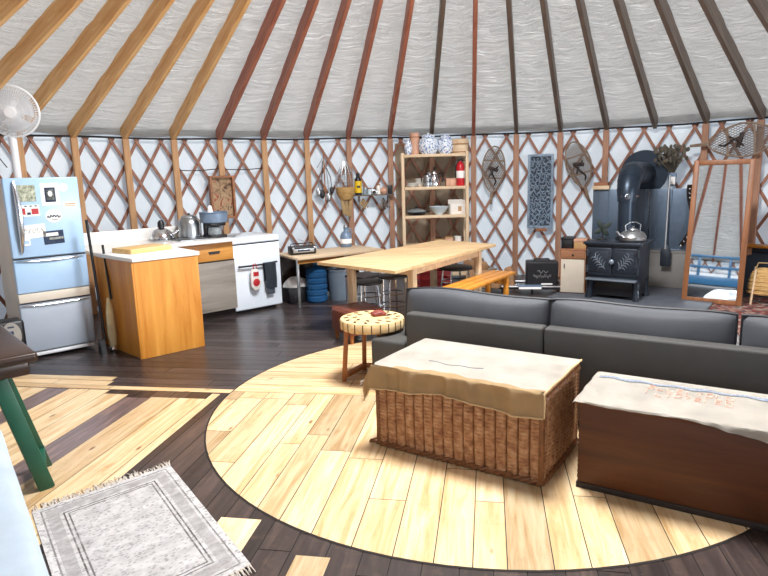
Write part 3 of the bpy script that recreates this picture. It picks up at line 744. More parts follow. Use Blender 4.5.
# framed print
a_ = 122.6
t = thing('framed_print', 'brown framed print hanging on the lattice above the kettle counter', 'picture', W(a_, RW-.12, 1.335), a_-90)
b = MB()
for x in (-.155, .155): b.box(.03, .09, .58, (x, 0, 0), bev=.004)
for z in (-.275, .275): b.box(.28, .09, .03, (0, 0, z), bev=.004)
b.build('frame', 'oldwood', t)
b = MB(); b.box(.29, .01, .53, (0, .02, 0)); b.build('print', 'print', t)

# ================================================================= FOREGROUND LEFT
t = kthing('trestle_table', 'dark wooden table on green trestle legs at the left edge', 'table', .668, 3.4)
b = MB(); b.box(.9, 1.0, .05, (-.45, .5, .725), bev=.018, seg=3); b.box(.82, .92, .07, (-.45, .5, .665), bev=.01); b.build('tabletop', 'darkwood', t)
def kl(u, v, z): return (u-.668, v-3.4, z)
for a, c in (((.635, 3.453), (.49, 3.22+.24)), ((.72-.03, 3.74), (.52, 3.56))):
    b = MB(); b.bar(kl(a[0], a[1], 0.0), kl(c[0], c[1], .63), .075, .045, .004, up=(0, 1, 0)); plabel(b.build('leg', 'green', t), 'green painted trestle leg')
b = MB(); b.bar(kl(.625, 3.47, .12), kl(.675, 3.72, .12), .05, .03); plabel(b.build('brace', 'green', t), 'green brace')
for a, c in (((-.1, 3.5), (.0, 3.6)), ((-.1, 4.2), (.0, 4.1))):
    b = MB(); b.bar(kl(a[0], a[1], 0.0), kl(c[0], c[1], .63), .075, .045, .004, up=(0, 1, 0)); b.build('leg', 'green', t)
# bed
t = kthing('bed', 'bed under a pale blue white blanket in the lower left corner', 'bed', 0, 0)
def bedtop(s, q):
    v = 1.2 + 1.95*q; ue = .42 - (.12)*(3.15-v)/1.35
    W_ = .75; d = s*(W_+.45)
    if d < W_: u = ue - W_ + d; z = .5
    else: u = ue + .012*math.sin(v*14)*(d-W_)/.45 + .01; z = .5-(d-W_)
    rr = .03
    z += .008*math.sin(v*11+u*7)*math.sin(u*9-v*4) - (.02 if abs(d-W_) < .02 else 0)
    return (u, v, z)
b = MB(); b.grid(bedtop, 48, 40, thick=.015); b.build('blanket', 'blanket', t, ang=60)
b = MB(); tb = [(.37, 3.12), (.24, 1.25), (-.4, 1.25), (-.3, 3.12)]
pl2([(-.42, 1.22), (.21, 1.22), (.38, 3.12), (-.3, 3.12)], .2, .47, 'linen', 'mattress', t, .02)
pl2([(-.4, 1.25), (.18, 1.25), (.35, 3.1), (-.28, 3.1)], .0, .2, 'pine', 'frame', t)
# rug
t = thing('rug', 'faded grey patterned rug with fringed ends on the plank floor', 'rug', (0, 0, 0), 0)
RA, RB, RC_, = Vector((-1.754, 2.76)), Vector((-1.234, 3.22)), Vector((-.585, 2.295))
RD = RA + (RC_-RB)*1.0 + Vector((.02, .0))
def rugp(s, q, z=.0075): p = RA*(1-s)*(1-q) + RB*s*(1-q) + RC_*s*q + RD*(1-s)*q; return (p.x, p.y, z)
b = MB()
V = [[b.bm.verts.new(rugp(i/20, j/32, .0075+.0008*math.sin(i*2.1+j))) for j in range(33)] for i in range(21)]
lay = b.bm.loops.layers.uv.verify()
for i in range(20):
    for j in range(32):
        f = b.bm.faces.new((V[i][j], V[i+1][j], V[i+1][j+1], V[i][j+1]))
        for lp, (p, q) in zip(f.loops, ((i, j), (i+1, j), (i+1, j+1), (i, j+1))): lp[lay].uv = (p/20*.70, q/32*1.12)
edge = [V[i][0] for i in range(21)] + [V[20][j] for j in range(1, 33)] + [V[i][32] for i in range(19, -1, -1)] + [V[0][j] for j in range(31, 0, -1)]
low = [b.bm.verts.new((v.co.x, v.co.y, .0038)) for v in edge]
for k in range(len(edge)): b.bm.faces.new((edge[k], edge[(k+1) % len(edge)], low[(k+1) % len(edge)], low[k]))
b.build('pile', 'rug', t)
for q, sg in ((0, -1), (1, 1)):
    b = MB(); d = (Vector(rugp(0, 1))-Vector(rugp(0, 0))).normalized()*sg
    for k in range(170):
        s_ = random.random(); p = Vector(rugp(s_, q, .006)); L = random.uniform(.03, .062); sw = Vector((random.uniform(-.35, .35), random.uniform(-.35, .35), 0))
        e = p + (d+sw)*L; e.z = .0055; m = (p+e)/2; m.z = .012; b.tube([p-d*.004, m, e], [.0028, .0024, .0016], 4)
    f_ = b.build('fringe', 'fringe', t); f_['kind'] = 'stuff'

# ================================================================= SEATING
SO = thing('sofa', 'long dark grey sofa seen from behind with three back cushions', 'sofa', (.141, 4.19, 0), -32.2)
for i, (x0, x1) in enumerate(((0, .98), (.985, 2.9))):
    b = MB(); b.box(x1-x0, .1, .56, ((x0+x1)/2, .055, .34), bev=.018, seg=3); b.build('back_panel', 'sofa', SO)
b = MB(); b.box(2.9, .86, .22, (1.45, .53, .17), bev=.02); b.build('seat_base', 'sofa', SO)
for i, (x0, x1) in enumerate(((.02, .97), (.99, 2.03), (2.05, 2.88))):
    b = MB(); b.box(x1-x0, .72, .15, ((x0+x1)/2, .56, .345), bev=.04, seg=3); b.build('seat_cushion', 'sofa_cushion', SO)
b = MB(); b.box(.30, .92, .34, (-.157, .47, .23), bev=.025, seg=3); b.build('arm', 'sofa', SO)
b = MB(); b.box(.24, .92, .34, (3.03, .47, .23), bev=.025, seg=3); b.build('arm', 'sofa', SO)
for x, y in ((-.2, .1), (-.2, .85), (1.4, .1), (1.4, .9), (3., .1), (3., .85)):
    b = MB(); b.cyl((x, y, 0), (x, y, .08), .022); b.build('leg', 'black', SO)
t = thing('throw_blanket', 'crumpled white throw lying on the sofa seat, seen in the mirror', 'blanket', (.141+.92*.8526+.60*.5225, 4.19-.92*.5225+.60*.8526, .42), -31.5)
def thr(s, q):
    a = 2*PI*s; r = (.26+.05*math.sin(a*3+1)+.02*math.sin(a*7))*(math.cos(q*PI/2)**.6); return (1.5*r*math.cos(a), .9*r*math.sin(a), .0 + .17*math.sin(q*PI/2)*(1+.35*math.sin(a*2+q*3)) + .012*math.sin(a*9+q*8))
b = MB(); b.grid(thr, 48, 14); b.build('folds', 'linen', t, ang=70)
b = MB(); b.grid(lambda s, q: (-.75+1.5*s, -.22+.5*q, .006+.01*math.sin(s*13)*math.sin(q*9)+.004), 24, 12, thick=.008); b.build('lit_seat_sheet', 'linen', t)  # added pale sheet, makes the mirrored seat look lit
def cushion(x0, x1, name):
    b = MB(); n, m = 28, 12; w = x1-x0; h = .38; d = .19
    def side(sg):
        def fn(s, q):
            ex = (1-abs(2*s-1)**6)**.5 if abs(2*s-1) < 1 else 0; ez = (1-abs(2*q-1)**6)**.5 if abs(2*q-1) < 1 else 0
            x = x0 + w*s; z = h*q
            cr = .022*(abs(2*s-1)**8)*(abs(2*q-1)**8)
            puff = .35 + .65*(math.sin(PI*s)**.35)*(math.sin(PI*q)**.4) if 0 < s < 1 and 0 < q < 1 else .35
            zt = -.018*(4*(s-.5)**2) * q + .01*math.sin(s*7+x0)*q
            return (x, sg*d/2*puff*(.55+.45*min(ex, ez)), z + zt)
        return fn
    b.grid(side(-1), n, m); b.grid(side(1), n, m)
    loop = [(s/n, 0) for s in range(n)] + [(1, q/m) for q in range(m)] + [(1-s/n, 1) for s in range(n)] + [(0, 1-q/m) for q in range(m)]
    A = [side(-1)(*p) for p in loop]; B = [side(1)(*p) for p in loop]; L = len(loop)
    va = [b.bm.verts.new(p) for p in A]; vb = [b.bm.verts.new(p) for p in B]
    for k in range(L): b.bm.faces.new((va[k], va[(k+1) % L], vb[(k+1) % L], vb[k]))
    bmesh.ops.remove_doubles(b.bm, verts=b.bm.verts, dist=.0008)
    o = b.build(name, 'sofa_cushion', SO, (0, .205, .385), (rad(-7), 0, 0), ang=60)
    for P in (A, B):
        b = MB(); b.tube(P, .0065, 6, True); b.build('piping', 'piping', o)
    return o
for x0, x1 in ((-.11, .95), (.96, 2.005), (2.03, 2.88)): cushion(x0, x1, 'back_cushion')
# ---- wicker chest
CH = thing('wicker_chest', 'woven wicker chest under a tan burlap cloth behind the sofa', 'chest', (-.051, 3.413, 0), -33.5)
cw, cd, chh = .98, .585, .485
def weave(o, ux, nrm, w, z0, z1, name):
    n = int(round(w/.0615))*12; m = int((z1-z0)/.004)
    def fn(s, q):
        x = s*w*(round(w/.0615)*.0615/w); z = q*(z1-z0)
        g = abs((x/.0615) % 1 - .5)*2; fx = 1-g**3; fz = abs(math.sin(PI*z/.021 + (PI/2 if int(x/.0615) % 2 else 0)))
        d = .013*fx*(.45+.55*fz) - (.024 if g > .86 else 0)
        # bulge of an old basket
        d += .012*math.sin(PI*s)*math.sin(PI*q)
        p = Vector(o) + Vector(ux)*(s*w) + Vector(nrm)*d; p.z = z0+z; return p
    b = MB(); b.grid(fn, n, m); return b.build(name, 'wicker', CH, ang=75)
weave((0, 0, 0), (1, 0, 0), (0, -1, 0), cw, .03, chh-.03, 'front_side')
weave((cw, 0, 0), (0, 1, 0), (1, 0, 0), cd, .03, chh-.03, 'right_side')
weave((0, cd, 0), (0, -1, 0), (-1, 0, 0), cd, .03, chh-.03, 'left_side')
b = MB(); b.box(cw-.03, cd-.03, chh-.06, (cw/2, cd/2, chh/2)); b.build('body', 'wickerrim', CH)
def braid(z, r, name, ex=.006):
    b = MB()
    for ph in (0, PI):
        pts = []
        per = [((-ex, -ex), (cw+ex, -ex)), ((cw+ex, -ex), (cw+ex, cd+ex)), ((cw+ex, cd+ex), (-ex, cd+ex)), ((-ex, cd+ex), (-ex, -ex))]; d = 0
        for p, q in per:
            p, q = Vector(p), Vector(q); L = (q-p).length; N = int(L/.018); nn = Vector((q.y-p.y, p.x-q.x)).normalized()
            for k in range(N):
                c = p+(q-p)*k/N; a = (d+L*k/N)/.045*PI + ph; c = c + nn*(.008*math.cos(a)); pts.append((c.x, c.y, z+.008*math.sin(a)))
            d += L
        b.tube(pts, r, 6, True)
    b.build(name, 'wickerrim', CH)
braid(.022, .013, 'base_braid'); braid(chh-.02, .012, 'rim_braid')
for k in range(4):
    b = MB(); b.bar((.0+cw*(k in (1, 2)), cd*(k > 1), .02), (cw*(k in (1, 2)), cd*(k > 1), chh-.01), .028, .028, .008)
    b.build('corner_stake', 'wickerrim', CH)
b = MB(); b.box(cw+.02, cd+.02, .02, (cw/2, cd/2, chh-.0), bev=.008); b.build('lid', 'wicker', CH)
b = MB(); b.tube([(-.012, -.012, .045), (-.05, -.02, .03), (-.07, -.005, .012), (-.03, .01, .012)], .007, 6); b.build('loose_cane', 'wickerrim', CH)
CLz = chh+.024
t = thing('burlap_cloth', 'tan burlap cloth draped over the wicker chest', 'cloth', (-.051, 3.413, 0), -33.5)
def drape(wd, dp, ztop, ovf, ovl, ovr, ovb, wav=.5, seed=0):
    def fn(s, q):
        X = -ovl + (wd+ovl+ovr)*s; Y = -ovf(s) + (dp+ovf(s)+ovb)*q
        z = ztop; x, y = X, Y; rr = .022
        ex = 0
        if Y < 0:
            d = -Y; y = -.034 - min(d, .02)*.4 - .010*math.sin(s*23+seed)*min(1, d/.06) - .007*math.sin(s*47+math.sin(s*13)*2)*min(1, d/.06) - .004*math.sin(s*97)*min(1, d/.05); z = ztop - max(0, d-.012)
        if X < 0:
            d = -X; x = -.014 - d*.42 - .008*math.sin(q*17)*min(1, d/.05); z = min(z, ztop) - max(0, d*.85-.008)
        if X > wd:
            d = X-wd; x = wd + .016 + .006*math.sin(q*15+seed)*min(1, d/.04); z = min(z, ztop) - max(0, d-.01)
        if Y > dp:
            d = Y-dp; y = dp+.012; z = min(z, ztop) - max(0, d-.01)
        if 0 <= X <= wd and 0 <= Y <= dp: z += .0035*math.sin(X*19+seed)*math.sin(Y*23+1) + .003*math.sin(X*41+Y*13)
        return (x, y, max(z, .01))
    return fn
fn = drape(cw, cd, CLz, lambda s: .14+.015*math.sin(s*9)-.005*s, .13, .015, .02)
QF = .155/(cd+.185)
b = MB(); b.grid(lambda s, q: fn(s, QF+(1-QF)*q), 110, 72, thick=.004); b.build('sheet', 'burlap_pale', t, ang=50)
b = MB(); b.grid(lambda s, q: fn(s, QF*q), 110, 14, thick=.004); plabel(b.build('shaded_front', 'burlap', t, ang=50), 'wrinkled front flap in a shaded tan')  # front of the same cloth, shade put into its tan; top sheet paler
b = MB(); b.tube([Vector(fn(k/60, .0)) + Vector((0, -.004, .003)) for k in range(61)], .0045, 6); b.tube([Vector(fn(1, k/60)) + Vector((.003, 0, .004)) for k in range(61)], .005, 6); b.build('hem', 'burlap', t)
b = MB()
for k in range(26):
    p = Vector(fn(0, random.uniform(0, .3))); b.tube([p, p+Vector((-random.uniform(.01, .03), random.uniform(-.02, .01), -.015))], .0015, 4)
f_ = b.build('frayed_edge', 'burlap_pale', t); f_['kind'] = 'stuff'
b = MB(); b.tube([Vector(fn(.34+.3*k/20, .40-.0*k)) + Vector((0, 0, .0015)) for k in range(21)], .002, 4); b.build('faded_line', 'ink_blue', t)
# ---- trunk
t = thing('wooden_trunk', 'dark brown wooden trunk with pale sacking on top at lower right', 'trunk', (.945, 2.857, 0), -32.0)
tw_, td, th_ = 1.18, .45, .445
b = MB(); b.box(tw_, .02, th_-.03, (tw_/2, .01, .03+(th_-.03)/2), bev=.004); b.box(tw_, .02, th_-.03, (tw_/2, td-.01, .03+(th_-.03)/2), bev=.004); b.build('long_board', 'trunkwood', t)
b = MB(); b.box(.02, td-.04, th_-.03, (.01, td/2, .03+(th_-.03)/2)); b.box(.02, td-.04, th_-.03, (tw_-.01, td/2, .03+(th_-.03)/2)); b.build('end_board', 'trunkwood', t)
b = MB(); b.box(tw_+.01, td+.02, .022, (tw_/2, td/2, th_+.004), bev=.005); b.build('lid', 'trunkwood', t)
b = MB(); b.box(tw_+.012, td+.012, .034, (tw_/2, td/2, .017), bev=.004); plabel(b.build('plinth', 'darkedge', t), 'dark bottom edge')
b = MB()
for k in range(14): b.box(.004, .012, .02, (-.001, .011, .06+.027*k))
b.build('corner_joint', 'darkedge', t)
t = thing('sacking', 'pale printed sacking spread over the dark wooden trunk', 'cloth', (.945, 2.857, 0), -32.0)
fn2 = drape(tw_, td, th_+.0265, lambda s: .012+.085*max(0, s-.2)+.012*math.sin(s*11), .028, .03, .03, seed=2)
b = MB(); b.grid(fn2, 110, 56, thick=.004); b.build('sheet', 'burlap_pale', t, ang=50)
b = MB()
def strip(f, s0, s1, qf, w, n=60, dz=.0035):
    for k in range(n):
        a0, a1 = s0+(s1-s0)*k/n, s0+(s1-s0)*(k+.95)/n
        b.bm.faces.new([b.bm.verts.new(Vector(f(s_, q_)) + Vector((0, 0, dz))) for s_, q_ in ((a0, qf(a0)-w), (a1, qf(a1)-w), (a1, qf(a1)+w), (a0, qf(a0)+w))])
strip(fn2, .03, .97, lambda s: .80-.02*math.sin(s*5), .03); b.build('printed_stripe', 'ink_blue', t, ang=0)
b = MB(); random.seed(5)
for row in range(2):
    for k in range(9):
        s0 = .24+.035*k; q0 = .60-.15*row; sh = random.choice('IOLTE')
        st = {'I': [((0, 0), (0, 1))], 'O': [((0, 0), (0, 1)), ((0, 1), (1, 1)), ((1, 1), (1, 0)), ((1, 0), (0, 0))], 'L': [((0, 1), (0, 0)), ((0, 0), (1, 0))], 'T': [((0, 1), (1, 1)), ((.5, 1), (.5, 0))], 'E': [((0, 0), (0, 1)), ((0, 1), (1, 1)), ((0, .5), (.8, .5)), ((0, 0), (1, 0))]}[sh]
        for p, q in st:
            P = [Vector(fn2(s0+.022*(p[0]+(q[0]-p[0])*m/4), q0+.1*(p[1]+(q[1]-p[1])*m/4))) + Vector((0, 0, .003)) for m in range(5)]
            b.tube(P, .0035, 4, flat=.5)
b.build('faded_print', 'ink_red', t)
# ---- round side table
t = thing('round_side_table', 'round light wood side table with dark inlay spots beside the sofa arm', 'side table', (-.10, 4.615, 0), 0)
b = MB(); b.lathe([(0, .42), (.235, .42), (.248, .428), (.25, .44), (.25, .485), (.242, .498), (0, .5)], n=48); top = b.build('tabletop', 'round_top', t)
b = MB()
for k in range(24):
    a = 2*PI*k/24; b.box(.006, .004, .07, (.2505*math.cos(a), .2505*math.sin(a), .459), (0, 0, a+PI/2))
b.build('stave_line', 'inlay', top)
b = MB()
for r, n, o_ in ((.2, 14, 0), (.13, 9, .3)):
    for k in range(n):
        a = 2*PI*k/n+o_; b = MB(); b.box(.036, .018, .004, (r*math.cos(a), r*math.sin(a), .5005), (0, 0, a+.6)); b.build('inlay_spot', 'inlay', top)
for a in (190, 110, 45):
    ca, sa = math.cos(rad(a)), math.sin(rad(a)); b = MB(); b.bar((.235*ca, .235*sa, 0), (.2*ca, .2*sa, .42), .036, .03, .004); b.build('leg', 'legwood', t)
b = MB(); P = [(.22*math.cos(rad(a)), .22*math.sin(rad(a)), .05) for a in (190, 110, 45)]
b.bar(P[0], P[1], .05, .03, .004); b.bar(P[1], P[2], .05, .03, .004); b.build('stretcher', 'legwood', t)
t = thing('leather_pouch', 'small red brown leather pouch lying on the round side table', 'pouch', (-.05, 4.66, .502), 20)
b = MB(); b.box(.11, .085, .028, (0, 0, .014), bev=.012, seg=3); b.build('body', 'redpouch', t)
b = MB(); b.lathe([(0, .04), (.035, .036), (.045, .026)], n=18); b.build('flap', 'redpouch', t)
b = MB(); b.tube([(.05, -.02, .012), (.08, -.045, .006), (.1, -.03, .005)], .004, 6); b.build('cord', 'darkedge', t)
# ---- hassock
t = thing('hassock', 'oxblood leather square hassock on short legs under the dining table end', 'ottoman', (-.27, 5.84, 0), 32)
b = MB(); b.box(.385, .385, .24, (0, 0, .2), bev=.035, seg=4); b.build('body', 'redleather', t)
b = MB(); b.tube([(-.17, -.17, .315), (.17, -.17, .315), (.17, .17, .315), (-.17, .17, .315)], .008, 6, True); b.build('seam', 'redleather', t)
for x in (-.15, .15):
    for y in (-.15, .15):
        b = MB(); b.cyl((x, y, 0), (x, y, .09), .016, .022, 10); b.build('leg', 'legwood', t)
# ---- dining table
TA, TB, TC, TD = Vector((-.652, 5.987)), Vector((.1, 5.273)), Vector((1.31, 7.06)), Vector((.72, 7.70))
t = thing('dining_table', 'long pale pine plank dining table in front of the shelf unit', 'table', (0, 0, 0), 0)
b = MB()
for k in range(7):
    q = [TA.lerp(TB, (k+.012)/7), TA.lerp(TB, (k+.988)/7), TD.lerp(TC, (k+.988)/7), TD.lerp(TC, (k+.012)/7)]
    lo = [b.bm.verts.new((p.x, p.y, .722)) for p in q]; hi = [b.bm.verts.new((p.x, p.y, .75)) for p in q]
    b.bm.faces.new(lo[::-1]); b.bm.faces.new(hi)
    for m in range(4): b.bm.faces.new((lo[m], lo[(m+1) % 4], hi[(m+1) % 4], hi[m]))
tt = wood('table_plank_wood', '#bc976a', '#dcc094', 'x', .7, .42); tt2 = b.build('tabletop', tt, t)
def TP(s, q): p = TA.lerp(TB, s).lerp(TD.lerp(TC, s), q); return p
LEG = ((.15, .16), (.90, .20), (.15, .85), (.9, .85))
for s_, q_ in LEG:
    p = TP(s_, q_); b = MB(); b.box(.066, .066, .72, (p.x, p.y, .36), (0, 0, rad(52)), bev=.005); b.build('leg', 'pine_z', t)
for (a, c) in ((LEG[0], LEG[2]), (LEG[1], LEG[3]), (LEG[0], LEG[1]), (LEG[2], LEG[3])):
    p, q = TP(*a), TP(*c); b = MB(); b.bar((p.x, p.y, .68), (q.x, q.y, .68), .03, .08, .003); b.build('apron', 'pine', t)
# ---- bench
BA, BB = Vector((.46, 5.70)), Vector((1.36, 6.98)); bd = (BB-BA).normalized(); bn = Vector((bd.y, -bd.x))
t = thing('bench', 'orange wooden slatted bench between dining table and sofa', 'bench', (0, 0, 0), 0)
for k in range(3):
    o_ = bn*(-.1+.1*k + .03); b = MB(); b.bar((BA.x+o_.x, BA.y+o_.y, .435), (BB.x+o_.x, BB.y+o_.y, .435), .088, .03, .004); b.build('seat_slat', 'bench', t)
for f_ in (.12, .88):
    for s_ in (-.08, .14):
        p = BA.lerp(BB, f_) + bn*s_; b = MB(); b.box(.05, .05, .42, (p.x, p.y, .21), (0, 0, math.atan2(bd.y, bd.x)), bev=.004); b.build('leg', 'bench', t)
    p, q = BA.lerp(BB, f_) + bn*-.08, BA.lerp(BB, f_) + bn*.14; b = MB(); b.bar((p.x, p.y, .36), (q.x, q.y, .36), .03, .05); b.build('rail', 'bench', t)
# ---- stools under the table
def stool(label, x, y, h, rz, rs=.16):
    t = thing('stool', label, 'stool', (x, y, 0), rz, 'metal stools under the dining table')
    b = MB(); b.lathe([(0, h), (rs-.02, h), (rs, h-.008), (rs, h-.03), (rs-.02, h-.036), (0, h-.036)], n=28); b.build('seat', 'stool', t)
    for k in range(4):
        a = PI/4+k*PI/2; b = MB(); b.cyl((rs*1.05*math.cos(a), rs*1.05*math.sin(a), 0), (rs*.75*math.cos(a), rs*.75*math.sin(a), h-.03), .011, n=8); b.build('leg', 'chrome', t)
    b = MB(); b.tube(hexpts(rs*.95, 20, .17), .007, 6, True); b.tube(hexpts(rs*.82, 20, .3), .007, 6, True); b.build('foot_ring', 'chrome', t)
    return t
stool('black seated chrome stool at the left under the dining table', -.17, 6.52, .46, 10)
stool('black seated chrome stool under the dining table behind the sofa arm', .10, 6.62, .5, 30)
stool('black seated chrome stool beyond the orange bench', .86, 7.22, .48, 20, .2)
t = thing('chrome_chair', 'chrome framed chair standing furthest back under the dining table', 'chair', (-.22, 7.1, 0), 45)
b = MB(); b.box(.34, .34, .03, (0, 0, .42), bev=.01); b.build('seat', 'stool', t)
for x in (-.15, .15):
    b = MB(); b.tube([(x, -.15, 0), (x, -.15, .42), (x, .15, .42), (x, .17, .66)], .011, 8); b.build('side_frame', 'chrome', t)
    b = MB(); b.cyl((x, .16, 0), (x, .16, .42), .011, n=8); b.build('leg', 'chrome', t)
b = MB()
for z in (.56, .64): b.tube([(-.15, .165, z), (.15, .165, z)], .009, 8)
for k in range(4): b.tube([(-.09+.06*k, .165, .55), (-.09+.06*k, .165, .65)], .006, 6)
b.build('back_rail', 'chrome', t)
t = thing('red_crate', 'red slatted crate on the floor under the dining table', 'crate', (.62, 7.75, 0), 15)
b = MB()
for z in (.06, .15, .24, .33):
    b.box(.42, .015, .06, (0, -.15, z)); b.box(.42, .015, .06, (0, .15, z)); b.box(.015, .3, .06, (-.205, 0, z)); b.box(.015, .3, .06, (.205, 0, z))
b.build('slats', 'red', t)
for x in (-.2, .2):
    for y in (-.145, .145):
        b = MB(); b.box(.03, .03, .38, (x, y, .19)); b.build('corner_post', 'red', t)
b = MB(); b.box(.4, .29, .02, (0, 0, .03)); b.build('bottom', 'red', t)

# ================================================================= DESK BY THE WALL
DZ = .62
t = thing('desk', 'low wooden desk with thin metal legs along the wall beside the white range', 'desk', (-1.03, 7.30, 0), 33)
b = MB(); b.box(1.25, .68, .03, (.625, .34, DZ-.015), bev=.004); b.build('desktop', 'pine', t)
b = MB(); b.box(1.2, .02, .05, (.625, .05, DZ-.055)); b.build('apron', 'ply_x', t)
for x in (-.08, 1.2):
    for y in (.06, .62):
        xx = max(x, .03); b = MB(); b.bar((xx, y, 0), (xx, y, DZ-.03), .03, .03, .004); plabel(b.build('leg', 'alu', t), 'thin silver metal leg')
b = MB(); b.box(1.16, .02, .54, (.625, .60, .31)); plabel(b.build('back_panel', 'darkwood', t), 'dark panel added under the desktop')  # added panel, keeps the space under the desktop dark
t = thing('radio', 'black and silver portable radio on the left end of the wooden desk', 'radio', (-1.02, 7.70, DZ), 25)
b = MB(); b.box(.33, .15, .10, (0, 0, .055), bev=.012, seg=3); b.build('body', 'black', t)
b = MB(); b.box(.27, .006, .045, (0, -.076, .05), bev=.002); plabel(b.build('front_panel', 'alu', t), 'silver front panel')
b = MB(); b.box(.16, .005, .02, (0, -.08, .052)); b.build('dial_window', 'dark_paper', t)
b = MB()
for x in (-.14, .14): b.lathe([(.016, 0), (.016, .012), (0, .013)], (x, -.076, .085), 14, (rad(90), 0, 0))
b.build('knob', 'chrome', t)
b = MB(); b.tube([(-.15, 0, .1), (-.14, 0, .135), (.14, 0, .135), (.15, 0, .1)], .007, 6); b.build('handle', 'black', t)
b = MB(); b.tube([(.15, .05, .11), (-.02, .06, .18)], .003, 5); b.build('aerial', 'chrome', t)
t = thing('glass_flagon', 'grey blue glass flagon with white label on the right half of the desk', 'bottle', (-.50, 8.36, DZ), 0)
b = MB(); b.lathe([(0, 0), (.07, 0), (.078, .015), (.078, .15), (.06, .19), (.028, .215), (.026, .25), (.032, .255), (.032, .27), (0, .27)], n=28); b.build('bottle', 'galv', t)
b = MB(); b.lathe([(.0785, .05), (.0795, .052), (.0795, .11), (.0785, .112)], n=28); plabel(b.build('paper_label', 'paper', t), 'white paper label')
b = MB(); b.lathe([(0, .268), (.026, .268), (.026, .295), (0, .297)], n=16); b.build('stopper', 'alu', t)
b = MB(); b.tube([(.035, 0, .24), (.07, 0, .24), (.085, 0, .2), (.07, 0, .17)], .008, 8); b.build('ear_handle', 'galv', t)
t = thing('storage_bin', 'black bin stuffed with a white bag under the desk', 'bin', (-1.13, 7.78, 0), 33)
b = MB(); b.prism([(-.15, 0), (.15, 0), (.17, .2), (-.17, .2)], .26, (0, -.13, 0), bev=.01); b.build('body', 'black', t)
b = MB()
def bag(s, q):
    a = 2*PI*s; r = (.165+.012*math.sin(a*5+q*4))*math.cos(q*PI/2)**.55; return (r*math.cos(a), r*.78*math.sin(a), .19+.12*math.sin(q*PI/2)+.012*math.sin(a*3+q*7))
b.grid(bag, 32, 10); plabel(b.build('white_bag', 'paper', t), 'crumpled white bag')
t = thing('water_jug', 'large blue water jug on the floor under the desk', 'jug', (-.86, 7.72, 0), 0)
b = MB(); pr_ = [(0, 0), (.12, 0), (.135, .02)]
for k in range(5): z = .03+k*.075; pr_ += [(.138, z), (.138, z+.045), (.13, z+.055), (.13, z+.065)]
pr_ += [(.135, .40), (.11, .435), (.05, .455), (.032, .47), (.032, .49), (0, .49)]
b.lathe(pr_, n=32); b.build('body', 'blue_jug', t)
b = MB(); b.lathe([(0, .485), (.036, .485), (.038, .5), (.036, .515), (0, .515)], n=20); b.build('cap', 'bluepaint', t)
t = thing('waste_bin', 'tall grey lidless bin between the blue jug and the table leg', 'bin', (-.57, 7.86, 0), 0)
b = MB(); b.lathe([(0, 0), (.14, 0), (.17, .38), (.18, .385), (.18, .4), (.165, .4), (.135, .02), (0, .02)], n=28); b.build('body', 'galvbin', t)
b = MB(); b.tube([(-.178, 0, .37), (-.19, -.03, .33), (-.17, -.09, .33)], .006, 6); b.build('handle', 'alu', t)

# ================================================================= TALL SHELF UNIT
t = thing('shelf_unit', 'tall open pine shelf unit against the lattice wall', 'shelf', (.78, 8.95, 0), 0)
for x in (-.46, .46):
    for y in (.0, .27):
        b = MB(); b.box(.042, .042, 1.87, (x, y, .935), bev=.003); b.build('post', 'pine_z', t)
SH = (1.845, 1.385, .975, .54, .12)
for z in SH:
    b = MB(); b.box(.90, .30, .022, (0, .135, z-.011), bev=.002); b.box(.9, .018, .04, (0, -.012, z-.02), bev=.002); b.build('shelf_board', 'pine', t)
t = thing('shade_sheet', 'tan sheet added for the shade on the wall behind the tall shelf unit', 'sheet', (0, 0, 0))  # added sheet, shade behind the shelves put into its tan
b = MB(); b.grid(lambda s, q: W(94.6-11.8*s, RW+.05+.006*math.sin(s*17), .25+1.78*q), 30, 20, thick=.004); b.build('cloth', 'shade_tan_cloth', t)
def onshelf(name, label, cat, x, z, y=.13, rz=0, group=None): return thing(name, label, cat, (.78+x, 8.95+y, z), rz, group)
# top shelf
def jar(label, x, r, h, y=.13, small=False):
    t = onshelf('ginger_jar', label, 'jar', x, SH[0], y, 0, 'blue and white jars on the top shelf')
    b = MB()
    if small: b.lathe([(0, 0), (r*.55, 0), (r*.9, h*.25), (r, h*.5), (r*.75, h*.8), (r*.6, h), (r*.5, h)], n=24)
    else: b.lathe([(0, 0), (r*.7, 0), (r*.95, h*.2), (r, h*.5), (r*.9, h*.72), (r*.55, h*.82), (r*.55, h*.86), (0, h*.86)], n=28)
    b.build('body', 'porcelain', t)
    if not small:
        b = MB(); b.lathe([(r*.66, h*.82), (r*.66, h*.9), (r*.4, h*.97), (r*.1, h*.99), (r*.12, h*1.04), (0, h*1.06)], n=24); b.build('lid', 'porcelain', t)
jar('small slim blue and white vase at the left end of the top shelf', -.37, .06, .20, small=True)
jar('wide blue and white lidded jar, left of the two touching large jars', -.08, .145, .29)
jar('blue and white lidded jar nearest the wooden box', .17, .12, .27, .14)
t = onshelf('wooden_cylinder', 'tall pinkish wooden cylinder behind the small vase', 'canister', -.275, SH[0], .19)
b = MB(); b.lathe([(0, 0), (.07, 0), (.072, .3), (.06, .31), (0, .312)], n=20); b.build('body', 'pinkwood', t)
b = MB(); b.tube(hexpts(.073, 24, .25), .006, 6, True); b.build('hoop', 'oldwood', t)
t = onshelf('wooden_box', 'pale bentwood box with lid at the right end of the top shelf', 'box', .375, SH[0], .12)
b = MB(); b.lathe([(0, 0), (.118, 0), (.12, .13), (0, .13)], n=32); b.build('body', 'pine', t)
b = MB(); b.lathe([(.125, .12), (.127, .19), (.12, .2), (0, .2)], n=32); b.build('lid', 'pine', t)
b = MB(); b.tube(hexpts(.128, 32, .13), .006, 6, True); b.tube(hexpts(.121, 32, .02), .006, 6, True); b.build('hoop', 'legwood', t)
